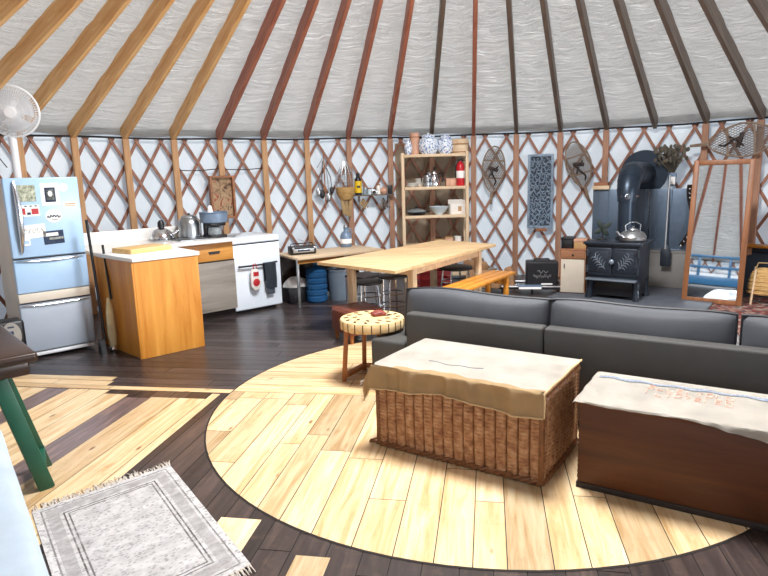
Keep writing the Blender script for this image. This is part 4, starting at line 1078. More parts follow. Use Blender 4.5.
# second shelf
for k, (x, y, lab) in enumerate(((-.33, .1, 'low stack of white saucers at the left of the second shelf'), (-.21, .16, 'stack of white bowls beside the saucers on the second shelf'))):
    t = onshelf('crockery', lab, 'dishes', x, SH[1], y)
    for j in range(4):
        b = MB()
        if k == 0: b.lathe([(0, 0), (.05, 0), (.085, .012), (.083, .016), (.05, .006), (0, .006)], (0.004*j, 0, .014*j), 24); b.build('saucer', 'white_china', t)
        else: b.lathe([(0, 0), (.035, 0), (.07, .045), (.067, .047), (.033, .005), (0, .005)], (0, .003*j, .024*j), 24); b.build('bowl', 'white_china', t)
t = onshelf('coffee_pot', 'shiny metal coffee pot with black handle in the middle of the second shelf', 'coffee pot', .0, SH[1], .1)
b = MB(); b.lathe([(0, 0), (.085, 0), (.09, .02), (.065, .14), (.05, .17), (.06, .185), (.055, .21), (.03, .235), (0, .24)], n=10); b.build('body', 'chrome', t)
b = MB(); b.lathe([(0, .24), (.012, .24), (.018, .265), (.01, .28), (0, .28)], n=12); b.build('knob', 'black', t)
b = MB(); b.tube([(.06, 0, .18), (.12, 0, .19), (.125, 0, .1), (.11, 0, .06)], .012, 8); b.build('handle', 'black', t)
b = MB(); b.prism([(-.06, .2), (-.1, .2), (-.055, .13)], .02, (0, -.01, 0)); b.build('spout', 'chrome', t)
t = onshelf('moka_pot', 'small dark metal pot beside the shiny coffee pot', 'pot', -.11, SH[1], .05)
b = MB(); b.lathe([(0, 0), (.05, 0), (.052, .06), (.04, .075), (.05, .15), (.045, .16), (0, .175)], n=12); b.build('body', 'steel', t)
b = MB(); b.tube([(-.045, 0, .14), (-.085, 0, .14), (-.085, 0, .07)], .008, 6); b.build('handle', 'black', t)
t = onshelf('keepsake_box', 'small pinkish box left of the red fire extinguisher', 'box', .24, SH[1], .15)
b = MB(); b.box(.15, .12, .085, (0, 0, .043), bev=.006); b.build('body', 'pinkwood', t)
b = MB(); b.box(.155, .125, .025, (0, 0, .096), bev=.006); b.build('lid', 'pinkwood', t)
t = onshelf('fire_extinguisher', 'red fire extinguisher with white label on the second shelf', 'fire extinguisher', .375, SH[1], .08)
b = MB(); b.lathe([(0, 0), (.058, 0), (.062, .01), (.062, .27), (.045, .315), (.022, .335), (.022, .35), (0, .35)], n=24); b.build('cylinder', 'extinguisher', t)
b = MB(); b.lathe([(.0625, .11), (.0632, .112), (.0632, .21), (.0625, .212)], n=24); plabel(b.build('paper_label', 'paper', t), 'white label band')
b = MB(); b.box(.05, .03, .03, (0, 0, .362), bev=.004); b.box(.11, .018, .012, (.03, 0, .385), (0, -.25, 0)); b.box(.1, .018, .01, (.03, 0, .362)); b.build('valve', 'black', t)
b = MB(); b.tube([(-.025, 0, .36), (-.06, -.01, .34), (-.075, -.01, .25), (-.07, -.01, .12)], .009, 8); b.build('hose', 'black', t)
# third shelf
t = onshelf('frying_pan', 'black frying pan with glass lid at the left of the third shelf', 'pan', -.27, SH[2], .12)
b = MB(); b.lathe([(0, 0), (.12, 0), (.15, .05), (.146, .05), (.118, .006), (0, .006)], n=32); b.build('pan', 'black', t)
b = MB(); b.lathe([(.145, .05), (.13, .075), (.07, .095), (0, .1)], n=28); b.build('lid', 'glass_clear', t)
b = MB(); b.lathe([(0, .098), (.02, .1), (.022, .12), (0, .125)], n=14); b.build('knob', 'black', t)
b = MB(); b.bar((.14, 0, .045), (.33, -.04, .07), .025, .012, .004); b.build('handle', 'black', t)
t = onshelf('mixing_bowl', 'wide pale blue bowl in the middle of the third shelf', 'bowl', .06, SH[2], .12)
b = MB(); b.lathe([(0, 0), (.055, 0), (.06, .012), (.12, .07), (.145, .11), (.15, .118), (.142, .114), (.11, .07), (.05, .02), (0, .018)], n=32); b.build('bowl', 'bowl_blue', t)
t = onshelf('white_carton', 'white carton standing open at the right of the third shelf', 'carton', .32, SH[2], .12, 8)
b = MB(); b.box(.22, .14, .15, (0, 0, .075), bev=.003); b.build('body', 'carton', t)
b = MB(); b.box(.22, .004, .06, (0, -.07, .18), (.25, 0, 0)); b.box(.22, .004, .06, (0, .07, .18), (-.25, 0, 0)); b.build('flap', 'carton', t)
b = MB(); b.box(.05, .004, .07, (.03, -.072, .08)); b.build('printed_square', 'cardboard', t)
# fourth shelf
for k, (x, lab) in enumerate(((.07, 'flat pinkish box on the shelf just above the table top'), (.2, 'taller pinkish box beside the flat one above the table top'))):
    t = onshelf('parcel_box', lab, 'box', x, SH[3], .1); b = MB(); b.box(.16-.05*k, .14, .06+.03*k, (0, 0, .03+.015*k), bev=.004); b.build('body', 'pinkwood', t)
    b = MB(); b.box(.165-.05*k, .145, .018, (0, 0, .065+.03*k), bev=.003); b.build('lid', 'cardboard', t)
t = onshelf('gravy_boat', 'small white and black pitcher at the right of the shelf above the table top', 'pitcher', .33, SH[3], .08)
b = MB(); b.lathe([(0, 0), (.04, 0), (.055, .05), (.05, .09), (.058, .11), (.05, .105), (0, .02)], n=20); b.build('body', 'white_china', t)
b = MB(); b.tube([(.05, 0, .09), (.085, 0, .1), (.08, 0, .04), (.05, 0, .03)], .008, 8); b.build('handle', 'black', t)

# ================================================================= WALL THINGS
def onwall(name, label, cat, az, z, off=.09, group=None): return thing(name, label, cat, W(az, RW-off, z), az-90, group)
# hanging utensils left of bottle shelf
t = onwall('hanging_utensils', 'bundle of dark kitchen utensils hanging from the lattice', 'utensils', 106.3, 1.5, .08)
for k, (x, z1, z0, r, rr, mt) in enumerate(((0, .42, -.42, .008, .03, 'oldwood'), (-.04, .3, -.15, .006, .05, 'black'), (.045, .28, -.2, .006, .045, 'steel'), (.09, .2, -.1, .006, .04, 'black'), (-.09, .12, -.12, .006, .045, 'steel'))):
    b = MB(); b.tube([(x*.4, 0, z1), (x, -.015, (z0+z1)/2), (x*1.1, -.01, z0)], r, 6); b.sph((x*1.1, -.012, z0-.03 if k else -.1), rr, (.8, .3, 1.4)); b.build(('spoon', 'ladle', 'strainer', 'spatula', 'whisk')[k], mt, t)
b = MB(); b.tube([(-.1, 0, .2), (0, .01, .36), (.1, 0, .2)], .004, 5); b.build('cord', 'strap', t)
t = onwall('wire_basket', 'round wire and straw basket hanging left of the bottle shelf', 'basket', 103.0, 1.38, .1)
b = MB()
for k in range(12):
    a = 2*PI*k/12; b.tube([(.15*math.cos(a)*c_, .07*math.sin(a)*c_, z) for c_, z in ((.2, .4), (.8, .22), (1, .1), (.9, -.02))], .004, 5)
for c_, z in ((.8, .22), (1, .1)): b.tube([(.15*math.cos(2*PI*k/24)*c_, .07*math.sin(2*PI*k/24)*c_, z) for k in range(24)], .005, 5, True)
b.build('wire_frame', 'steel', t)
b = MB(); b.lathe([(0, -.17), (.09, -.15), (.14, -.06), (.145, .02), (.13, .03), (.12, -.05), (0, -.12)], n=24); b.build('straw_bowl', 'straw', t)
b = MB()
for k in range(3): b.box(.05, .03, .26, (-.05+.05*k, -.03, -.24-.02*k), (0, .1*(k-1), 0), bev=.006)
b.build('hanging_brush', 'dry', t)
t = onwall('wall_shelf', 'narrow wall shelf holding a yellow bottle and jars', 'shelf', 98.45, 1.29, .13)
b = MB(); b.box(.60, .16, .018, (0, 0, -.009)); b.build('board', 'brownwood', t)
b = MB(); b.box(.02, .12, .1, (-.22, .02, -.06)); b.box(.02, .12, .1, (.22, .02, -.06)); b.build('bracket', 'brownwood', t)
def onws(name, label, cat, x, y=-.0, dz=0):
    a = rad(98.45); p = Vector(W(98.45, RW-.13, 1.29+dz)); p += Vector((math.sin(a), -math.cos(a), 0))*x + Vector((math.cos(a), math.sin(a), 0))*y; return thing(name, label, cat, p, 98.45-90)
t = onws('bottle', 'black bottle with a big yellow label at the left end of the wall shelf', 'bottle', -.23)
b = MB(); b.lathe([(0, 0), (.05, 0), (.052, .01), (.052, .22), (.03, .26), (.02, .28), (0, .28)], n=20); b.build('body', 'black', t)
b = MB(); b.lathe([(.0525, .03), (.054, .032), (.054, .2), (.0525, .202)], n=20); b.build('yellow_label', 'yellow', t)
b = MB(); b.box(.05, .004, .03, (0, -.054, .12)); b.build('label_patch', 'black', t)
b = MB(); b.lathe([(0, .275), (.026, .275), (.026, .32), (0, .322)], n=16); b.build('cap', 'black', t)
for x, r, h, mt, lab in ((-.13, .035, .11, 'glass_clear', 'glass jar next to the yellow labelled bottle'), (-.06, .035, .08, 'bowl_blue', 'pale blue jar second from the yellow labelled bottle'), (.07, .032, .13, 'white_china', 'white jar right of the small camera on the wall shelf')):
    t = onws('jar', lab, 'jar', x); b = MB(); b.lathe([(0, 0), (r, 0), (r, h*.8), (r*.8, h*.9), (r*.8, h)], n=18); b.build('body', mt, t)
    b = MB(); b.lathe([(0, h), (r*.85, h), (r*.85, h+.018), (0, h+.02)], n=18); b.build('lid', 'oldwood', t)
t = onws('camera', 'small old grey camera on the wall shelf', 'camera', .0, -.02)
b = MB(); b.box(.09, .05, .07, (0, 0, .035), bev=.006); b.build('body', 'steel', t); b = MB(); b.lathe([(.024, 0), (.024, .03), (.018, .032), (0, .02)], (0, -.025, .035), 18, (rad(90), 0, 0)); b.build('lens', 'black', t)
b = MB(); b.box(.03, .03, .015, (.02, 0, .078)); b.build('viewfinder', 'black', t)
t = onws('teapot', 'small reddish white teapot near the right end of the wall shelf', 'teapot', .15)
b = MB(); b.lathe([(0, 0), (.04, 0), (.06, .04), (.05, .08), (.02, .095), (.015, .11), (0, .115)], n=20); b.build('body', 'pinkwood', t); b = MB(); b.tube([(-.05, 0, .04), (-.08, 0, .08)], [.014, .009], 8); b.build('spout', 'white_china', t); b = MB(); b.tube([(.05, 0, .07), (.085, 0, .07), (.08, 0, .03), (.05, 0, .025)], .006, 6); b.build('handle', 'white_china', t)
t = onws('grinder', 'black box at the right end of the wall shelf', 'grinder', .245)
b = MB(); b.box(.07, .09, .13, (0, 0, .065), bev=.006); b.build('body', 'black', t); b = MB(); b.tube([(0, 0, .13), (0, 0, .155), (.05, -.02, .16)], .005, 6); b.build('crank', 'chrome', t)
def dried(label, az, z, n, L, mat='dry'):
    t = onwall('dried_bunch', label, 'dried herbs', az, z, .1, 'dried bunches below the wall shelf')
    b = MB()
    for k in range(n):
        d = Vector((random.gauss(0, .35), random.gauss(0, .2), -1)).normalized()*L*random.uniform(.6, 1); b.tube([(0, 0, 0), d*.5, d], [.003, .005, .002], 4); b.sph(d, .012, (1, .6, 1.6), 6)
    f_ = b.build('stems', mat, t); b = MB(); b.tube(hexpts(.012, 10, -.02), .004, 5, True); b.build('string', 'strap', t)
dried('brown dried bunch hanging below the left half of the wall shelf', 100.2, 1.24, 26, .15)
dried('greyish dried bunch hanging below the right end of the wall shelf', 96.9, 1.24, 26, .17, 'bone')
# snowshoes
def snowshoe(label, az, z, L, w, roll, mat_name='rawhide', off=.07):
    t = onwall('snowshoe', label, 'snowshoe', az, z, off); t.rotation_euler = Euler((0, rad(roll), rad(az-90)))
    P = []
    for k in range(40):
        a = 2*PI*k/40; y = math.cos(a); ww = w/2*math.sin(a)*(1-.25*(-y if y < 0 else 0)); P.append((ww*(abs(math.sin(a))**.1 if math.sin(a) else 1), -.01, L*.36*y+.06*L))
    b = MB(); b.tube(P, .012, 6, True); b.tube([(-.012, -.01, -.28*L), (-.006, -.01, -.5*L)], .012, 6); b.tube([(.012, -.01, -.28*L), (.006, -.01, -.5*L)], .012, 6); b.build('frame', mat_name, t)
    b = MB()
    for k in range(-12, 13):
        for sg in (1, -1):
            # clip diagonal lacing by the ellipse
            pts = []
            for j in range(25):
                zz = -.3*L + .72*L*j/24; xx = k*w*.075 + sg*(zz-.06*L)*.5
                if (xx/(w/2))**2 + ((zz-.06*L)/(L*.36))**2 < .96: pts.append((xx, -.01+.003*sg, zz))
            if len(pts) > 1: b.tube([pts[0], pts[-1]], .005, 4)
    b.build('lacing', 'lacing', t)
    b = MB(); b.cyl((-w*.46, -.01, .2*L), (w*.46, -.01, .2*L), .011, n=6); b.cyl((-w*.45, -.01, -.08*L), (w*.45, -.01, -.08*L), .011, n=6); b.build('crossbar', mat_name, t)
    b = MB(); b.box(w*.45, .03, .05, (0, -.03, .06), (0, .3, 0), bev=.01); b.tube([(-.06, -.03, .09), (-.02, -.05, .0), (.05, -.03, -.12), (.03, -.02, -.18)], .012, 6); b.tube([(.07, -.03, .1), (.0, -.055, .04), (-.06, -.03, -.06)], .011, 6); b.build('binding', 'strap', t)
    return t
snowshoe('snowshoe hanging between the shelf unit and the carved panel', 79.0, 1.55, .92, .33, 4)
snowshoe('snowshoe hanging right of the carved panel near the stovepipe', 65.7, 1.58, .92, .34, -17)
snowshoe('large snowshoe hanging sideways above the leaning mirror', 44.6, 1.86, 1.05, .40, 86, off=.16)
# carved panel
t = onwall('carved_panel', 'tall blue grey carved openwork panel on the lattice', 'wall panel', 71.6, 1.265, .07)
b = MB()
for x in (-.165, .165): b.box(.035, .03, 1.07, (x, 0, 0), bev=.004)
for z in (-.52, .52): b.box(.3, .03, .035, (0, 0, z), bev=.004)
b.build('frame', 'bluewood', t)
b = MB(); b.box(.30, .006, 1.02, (0, .012, 0)); plabel(b.build('backing', 'bluewood_dark', t), 'dark recess behind the carving')
b = MB(); random.seed(3)
for j in range(12):
    for i in range(4):
        x0 = -.12+.08*i + .02*(j % 2) - .01; z0 = -.47+.085*j; a0 = random.uniform(0, 6.3); sg = random.choice((-1, 1))
        b.tube([(max(-.15, min(.15, x0+(.048-.0035*k)*math.cos(a0+sg*k*.55))), -.002, z0+(.048-.0035*k)*math.sin(a0+sg*k*.55)) for k in range(12)], [.0095-.0004*k for k in range(12)], 5)
for j in range(11): b.tube([(-.14+.28*k/14, .002, -.44+.085*j+.03*math.sin(k*1.3+j)) for k in range(15)], .008, 5)
b.build('carving', 'bluewood', t)
b = MB(); b.box(.16, .03, .05, (.02, -.0, -.56), bev=.006); b.build('hook_block', 'oldwood', t)

# ================================================================= STOVE CORNER
hz = .03
t = thing('hearth', 'dark slate hearth slab under the wood stove', 'hearth', (2.95, 7.40, 0), -36.4)
b = MB(); b.box(1.75, 1.25, hz, (.1, .1, hz/2), bev=.006); b.build('slab', 'slate', t)
SX, SY, SR = 2.693, 7.147, -36.4
t = thing('wood_stove', 'black cast iron wood stove with leaf emblems on its doors', 'stove', (SX, SY, hz), SR)
zt = .685
b = MB(); b.box(.60, .50, .43, (0, .27, .435), bev=.008); b.build('firebox', 'iron', t)
b = MB(); b.box(.68, .60, .03, (0, .27, zt-.012), bev=.008); b.box(.64, .56, .02, (0, .27, zt-.036), bev=.004); b.build('top_plate', 'iron', t)
for sx, hx in ((-.145, -.29), (.145, .29)):
    b = MB(); b.box(.275, .03, .33, (sx, .01, .455), bev=.01, seg=3); d_ = b.build('door', 'iron', t)
    b = MB(); b.box(.22, .012, .25, (sx, -.008, .455), bev=.006); b.build('raised_panel', 'iron', d_)
    b = MB()
    for z in (.36, .56): b.cyl((hx, -.005, z-.04), (hx, -.005, z+.04), .016, n=10); b.box(.06, .02, .03, (hx*.93, -.004, z))
    b.build('hinge', 'iron', d_)
    b = MB(); m_ = 1 if sx > 0 else -1
    st = (sx-.03*m_, .385); 
    for k in range(5):
        f = k/4; bx, bz = sx-.055*m_+.10*m_*f*.9, .39+.11*f
        b.tube([(bx, -.017, bz), (bx+.012*m_-.05*m_*(1-f)*.3, -.019, bz+.05), (bx-.02*m_, -.017, bz+.075)], [.003, .0065, .002], 6)
        b.tube([(bx, -.017, bz), (bx+.045*m_, -.019, bz+.005), (bx+.065*m_, -.017, bz-.02)], [.003, .0065, .002], 6)
    b.tube([(sx-.07*m_, -.017, .37), (sx+.06*m_, -.017, .52)], .004, 6)
    plabel(b.build('leaf_emblem', 'iron_light', d_), 'pale worn leaf relief')
b = MB(); b.lathe([(.03, 0), (.03, .02), (.018, .03), (0, .032)], (.0, -.015, .46), 14, (rad(90), 0, 0)); b.build('latch_knob', 'iron_light', t)
b = MB(); b.box(.58, .10, .022, (0, -.02, .245), bev=.005); plabel(b.build('ash_shelf', 'iron_light', t), 'pale ash shelf lip')
b = MB(); b.box(.56, .44, .19, (0, .28, .135), bev=.005); b.build('base_pan', 'black', t)
for x in (-.26, .26):
    for y in (.05, .48):
        b = MB(); b.tube([(x, y, .24), (x*1.03, y, .12), (x*1.08, y-.0, 0)], [.05, .035, .045], 8); b.build('leg', 'iron', t)
b = MB(); b.box(.54, .02, .14, (0, .47, .1)); b.build('rear_heat_plate', 'iron', t)
ztw = hz+zt+.003
# stovepipe
sr = rad(SR); pb = Vector((SX, SY, 0)) + Vector((math.cos(sr), math.sin(sr), 0))*.03 + Vector((-math.sin(sr), math.cos(sr), 0))*.42
t = thing('stovepipe', 'dark blue steel stovepipe rising from the stove and bending into the wall', 'stovepipe', (pb.x, pb.y, ztw), 0)
end = Vector(W(56.4, RW+.02, 1.50)); e_ = end - Vector((pb.x, pb.y, ztw))
fwd = Vector((e_.x, e_.y, 0)); D = fwd.length; fwd.normalize(); hE = e_.z
pts = [Vector((0, 0, .0)), Vector((0, 0, hE-.30))]
b = MB(); b.cyl(pts[0], pts[1], .098, n=28); b.build('flue', 'pipe', t)
b = MB(); arc = []
R_ = .32
for k in range(13):
    a = PI/2*k/12; arc.append(Vector((0, 0, hE-R_)) + fwd*(R_*(1-math.cos(a))) + Vector((0, 0, R_*math.sin(a))))
b.tube(arc, [.11+.035*math.sin(PI/2*k/12) for k in range(13)], 28); b.build('elbow', 'pipe', t)
b = MB()
for k in (0, 3, 6, 9, 12):
    tg = (arc[min(k+1, 12)]-arc[max(k-1, 0)]).normalized(); rr = .113+.035*math.sin(PI/2*k/12); b.tube([arc[k]-tg*.008, arc[k]+tg*.008], rr, 28)
b.build('seam_ring', 'pipe', t)
b = MB(); b.tube([arc[-1], fwd*D + Vector((0, 0, hE))], .145, 28); b.build('wall_run', 'pipe', t)
wp = fwd*(D-.16) + Vector((0, 0, hE)); b = MB(); b.tube([wp, wp+fwd*.03], .30, 40); b.build('wall_thimble', 'pipe', t)
b = MB(); b.cyl((-.1, -.06, .52), (.1, -.1, .52), .006, n=8); sv = Vector((-.03, -.108, .52)); b.tube([sv + Vector((0, 0, 0)), sv + Vector((-.02, -.03, 0))], .01, 8); b.tube([sv + Vector((-.02+.028*math.cos(q*PI/6), -.03, .028*math.sin(q*PI/6))) for q in range(12)], .006, 6, True); plabel(b.build('damper_handle', 'chrome', t), 'shiny damper handle')
b = MB(); b.lathe([(.102, .0), (.115, .0), (.115, .03), (.102, .035)], n=28); b.build('collar', 'iron', t)
# on the stove
t = thing('stove_kettle', 'squat aluminium kettle on top of the wood stove', 'kettle', Vector((SX, SY, ztw)) + Vector((math.cos(sr), math.sin(sr), 0))*.17 + Vector((-math.sin(sr), math.cos(sr), 0))*.2, 10)
b = MB(); b.lathe([(0, 0), (.13, 0), (.15, .02), (.155, .055), (.13, .1), (.08, .13), (.05, .138), (0, .14)], n=36); b.build('body', 'alu', t)
b = MB(); b.lathe([(.055, .136), (.05, .15), (.02, .158), (.012, .165), (.02, .18), (0, .185)], n=20); b.build('lid', 'alu', t)
b = MB(); b.tube([(-.13, 0, .06), (-.19, -.01, .09), (-.215, -.015, .125)], [.028, .02, .014], 10); b.build('spout', 'alu', t)
b = MB(); b.tube([(.09, 0, .12), (.1, 0, .19), (.04, 0, .225), (-.04, 0, .225), (-.1, 0, .19), (-.09, 0, .12)], .007, 8); b.build('handle', 'steel', t)
t = thing('stove_fan', 'small black heat powered fan standing on the left of the stove top', 'fan', Vector((SX, SY, ztw)) + Vector((math.cos(sr), math.sin(sr), 0))*-.20 + Vector((-math.sin(sr), math.cos(sr), 0))*.27, -20)
b = MB(); b.box(.11, .08, .015, (0, 0, .0075), bev=.003); b.box(.02, .05, .12, (0, 0, .07)); b.build('base', 'black', t)
b = MB()
for k in range(7): b.box(.006, .06, .09, (-.045+.015*k, .02, .16), (0, (k-3)*.16, 0))
b.build('cooling_fin', 'black', t)
b = MB()
for k in range(4):
    a = k*PI/2+.6; b.sph((.06*math.cos(a), -.05, .14+.06*math.sin(a)), .055, (1, .1, .5), 12, (0, -a, .25))
b.lathe([(.015, 0), (.012, .02), (0, .022)], (0, -.045, .14), 12, (rad(90), 0, 0)); b.build('blade', 'leaf', t)
# shield
s0, s1 = Vector((2.93, 8.56)), Vector((4.0, 7.88)); sd = (s1-s0); sl = sd.length
t = thing('heat_shield', 'blue grey metal heat shield panels on the wall behind the stove', 'heat shield', (s0.x, s0.y, 0), math.degrees(math.atan2(sd.y, sd.x)))
for k, (x0, x1) in enumerate(((0, .42), (.43, .72), (.73, sl))):
    b = MB(); b.box(x1-x0, .02, .82, ((x0+x1)/2, 0, .88), bev=.004)
    for m in range(3): b.box(.012, .012, .8, (x0+(x1-x0)*(m+.5)/3, -.012, .88))
    b.build('metal_panel', 'shield', t)
b = MB(); b.box(.018, .02, .80, (.735, -.018, .88)); plabel(b.build('joint_strip', 'chrome', t), 'bright joint strip')
b = MB(); b.box(.6, .012, .015, (.88, -.016, .49)); b.build('bottom_rail', 'chrome', t)
b = MB()
for x in (.1, .6, 1.15): b.box(.04, .04, .47, (x, .02, .235))
b.build('stand', 'iron', t)
t = thing('stone_panel', 'grey stone panel standing below the heat shield right of the stove', 'panel', (3.72, 7.98, 0), -33)
b = MB(); b.box(.62, .04, .46, (0, 0, .23), bev=.006); b.build('slab', 'concrete', t)
b = MB(); b.box(.64, .05, .03, (0, 0, .473), bev=.004); b.build('cap', 'concrete', t)
t = thing('wood_block', 'small stacked wooden block on the left top of the heat shield', 'block', (3.02, 8.50, 1.291), -32)
b = MB(); b.box(.22, .10, .05, (0, .0, .025), bev=.004); b.build('lower_board', 'pine', t); b = MB(); b.box(.19, .09, .045, (0, .0, .074), bev=.004); b.build('upper_board', 'oldwood', t)
# tools
t = thing('fire_poker', 'long steel fire shovel hanging upright on the heat shield', 'poker', (3.66, 7.90, .30), 0)
b = MB(); b.cyl((0, 0, .22), (.07, .13, 1.16), .013, n=10); b.build('handle', 'steel', t)
b = MB(); b.prism([(-.06, .0), (.06, .0), (.065, .2), (.02, .27), (-.02, .27), (-.065, .2)], .012, (0, -.02, 0), (rad(-5), 0, rad(-30)), bev=.003); b.build('blade', 'iron', t)
t = thing('leather_strap', 'dark studded leather strap hanging at the right end of the heat shield', 'strap', (3.98, 7.84, 0), -33)
def stp(s, q): return (-.035+.07*s+.16*(1-q)**1.5*-.8+.06*math.sin(q*5), -.03-.012*math.sin(q*8), .56+.78*q)
b = MB(); b.grid(stp, 4, 30, thick=.006); b.build('band', 'strap', t)
for k in range(14):
    p = Vector(stp(.5, k/14)); b = MB(); b.sph(p + Vector((0, -.008, 0)), .012, (1, .5, 1), 8); b.build('stud', 'chrome', t)
t = thing('plume_bunch', 'bushy grey dried plumes in a wall pocket above the heat shield', 'dried plant', W(52.4, RW-.16, 1.33), 52-90)
b = MB(); b.lathe([(0, -.02), (.04, 0), (.055, .12), (.05, .16), (.04, .12), (0, .02)], n=16); b.build('pocket', 'galv', t)
b = MB(); random.seed(9)
for k in range(120):
    d = Vector((random.gauss(-.1, .26), random.gauss(-.1, .2), 1)).normalized(); L = random.uniform(.22, .44); p = Vector((0, 0, .12)); m = p + d*L*.6; e = p+d*L + Vector((random.uniform(-.07, .07), 0, -.03)); b.tube([p, m, e], [.002, .006, .002], 4); b.sph(e, .022, (1, .7, 1.3), 6)
f_ = b.build('plumes', 'fuzz', t); f_['kind'] = 'stuff'
b = MB(); b.box(.06, .02, .1, (.02, -.055, .06), bev=.005); b.build('tag', 'paper', t)
# cream cabinet with boxes
t = thing('small_cupboard', 'cream painted small cupboard with a wooden drawer left of the stove', 'cupboard', (2.385, 7.635, 0), -25)
b = MB(); b.box(.31, .34, .56, (0, .17, .29), bev=.004); b.build('body', 'oldwood', t)
b = MB(); b.box(.285, .018, .42, (0, -.008, .25), bev=.004); d_ = b.build('door', 'cream', t); b = MB(); b.tube([(-.1, -.018, .40), (-.1, -.035, .39), (-.1, -.035, .36), (-.1, -.018, .35)], .006, 6); b.build('handle', 'black', d_)
b = MB(); b.box(.285, .018, .1, (0, -.008, .52), bev=.003); d_ = b.build('drawer', 'oldwood', t); b = MB(); b.sph((0, -.025, .52), .012); b.build('knob', 'black', d_)
b = MB(); b.box(.33, .36, .02, (0, .17, .58), bev=.003); b.build('top', 'oldwood', t)
for nm, lab, cat, x, w, h, mt, lid in (('black_box', 'flat black box on the left of the cream cupboard', 'box', -.085, .14, .11, 'black', 'black'), ('kindling_box', 'brown cardboard box on the right of the cream cupboard', 'box', .075, .15, .09, 'cardboard', 'pinkwood')):
    a = rad(-25); t = thing(nm, lab, cat, (2.385+x*math.cos(a)-.15*math.sin(a), 7.635+x*math.sin(a)+.15*math.cos(a), .59), -25)
    b = MB(); b.box(w, .22, h, (0, 0, h/2), bev=.004); b.build('body', mt, t); b = MB(); b.box(w+.008, .228, .03, (0, 0, h+.012), bev=.004); b.build('lid', lid, t)
# low rack with speaker, logs
t = thing('low_rack', 'low metal rack carrying firewood and the black speaker box', 'rack', (1.72, 7.82, 0), -12)
b = MB(); b.box(1.15, .42, .02, (0, .2, .075)); b.build('shelf_plate', 'black', t)
for y in (0, .4):
    b = MB(); b.cyl((-.57, y, .10), (.57, y, .10), .012, n=8); plabel(b.build('rail', 'chrome', t), 'pale metal rail')
for x in (-.55, -.18, .2, .55):
    for y in (.02, .38):
        b = MB(); b.box(.03, .03, .07, (x, y, .035)); b.build('leg', 'black', t)
t = thing('speaker_box', 'black speaker box with white scrawled emblem in front of the wall', 'speaker', (2.06, 7.90, .086), -10)
b = MB(); b.box(.40, .24, .33, (0, 0, .165), bev=.012); b.build('body', 'black', t)
b = MB(); b.box(.36, .006, .29, (0, -.121, .165)); b.build('grille', 'black', t)
b = MB()
b.tube([(-.11+.22*q/30, -.127, .145+.022*math.sin(q*1.7)+.010*math.sin(q*.7)) for q in range(31)], .0045, 5)
b.tube([(-.06+.13*q/12, -.127, .205+.018*math.sin(q*1.1)) for q in range(13)], .004, 5); b.build('emblem', 'alu', t)
b = MB(); b.box(.14, .005, .016, (.06, -.127, .045)); b.build('badge', 'paper', t)
b = MB(); b.tube([(-.1, 0, .33), (-.09, 0, .355), (.09, 0, .355), (.1, 0, .33)], .01, 8); b.build('handle', 'black', t)
t = thing('book', 'pale closed book lying in front of the black speaker box', 'book', (1.87, 7.735, .086), -8)
b = MB(); b.box(.28, .14, .03, (0, 0, .016), bev=.003); b.build('pages', 'paper', t); b = MB(); b.box(.29, .145, .005, (0, 0, .033)); b.build('cover', 'galv', t)
lg = [(-.2, .1, 4, 'big split log lying across the front of the firewood pile'), (-.36, .24, 5, 'topmost split log at the back of the firewood pile'), (-.42, .12, 0, 'split log lying at the left end of the low rack'), (-.26, .2, 0, 'split log lying in the middle of the firewood pile'), (-.34, .16, 1, 'split log on top of the firewood pile'), (-.1, .14, 2, 'thick log end leaning upright beside the speaker box'), (-.46, .28, 3, 'forked grey root piece at the back of the firewood pile')]
for x, y, kd, lab in lg:
    a = rad(-12); t = thing('firewood', lab, 'log', (1.72+x*math.cos(a)-y*math.sin(a), 7.82+x*math.sin(a)+y*math.cos(a), .086 + {1: .11, 4: .0, 5: .21}.get(kd, 0)), -12+random.uniform(-20, 20), 'firewood on the low rack')
    b = MB()
    if kd < 2 or kd > 3: b.prism([(-.075, 0), (.065, 0), (.08, .05), (.02, .115), (-.055, .095)], .34, (0, -.15, 0), (0, 0, rad(70)), bev=.01)
    elif kd == 2: b.prism([(-.08, 0), (.08, 0), (.07, .16), (.02, .27), (-.05, .24), (-.09, .1)], .12, (0, -.06, 0), (rad(-8), 0, 0), bev=.015)
    else: b.tube([(-.1, 0, .04), (0, .02, .12), (.04, .03, .22), (.0, .02, .34)], [.06, .05, .04, .02], 8); b.tube([(.0, .02, .12), (.12, .0, .2), (.2, .0, .19)], [.05, .03, .015], 8)
    b.build('wood', 'bark' if kd != 3 else 'bone', t)
    b = MB(); b.box(.05, .004, .03, (0, -.06, .04), (0, .4, .3)); b.build('bark_flake', 'darkwood', t)

# ================================================================= RIGHT SIDE
t = thing('red_carpet', 'worn red patterned carpet beyond the sofa at the right', 'rug', (3.95, 6.3, 0), -36)
b = MB(); b.box(1.7, 1.9, .008, (0, 0, .006)); b.build('pile', 'redrug', t)
MR, ML = -38, -8.8
t = thing('leaning_mirror', 'tall leaning mirror in a red brown wooden frame', 'mirror', (3.745, 6.885, .013), 0, None, (rad(ML), 0, rad(MR)))
mw, mh = .62, 1.64
for x in (-mw/2+.028, mw/2-.028):
    b = MB(); b.box(.056, .035, mh, (x, .018, mh/2), bev=.005); b.build('frame_side', 'mirrorframe', t)
for z in (.028, mh-.028):
    b = MB(); b.box(mw-.11, .035, .056, (0, .018, z), bev=.005); b.build('frame_rail', 'mirrorframe', t)
b = MB(); b.box(mw-.10, .008, mh-.10, (0, .02, mh/2)); plabel(b.build('mirror_pane', 'mirror', t, ang=0), 'silvered glass')
b = MB(); b.box(mw-.04, .008, mh-.04, (0, .034, mh/2)); b.build('backing', 'oldwood', t)
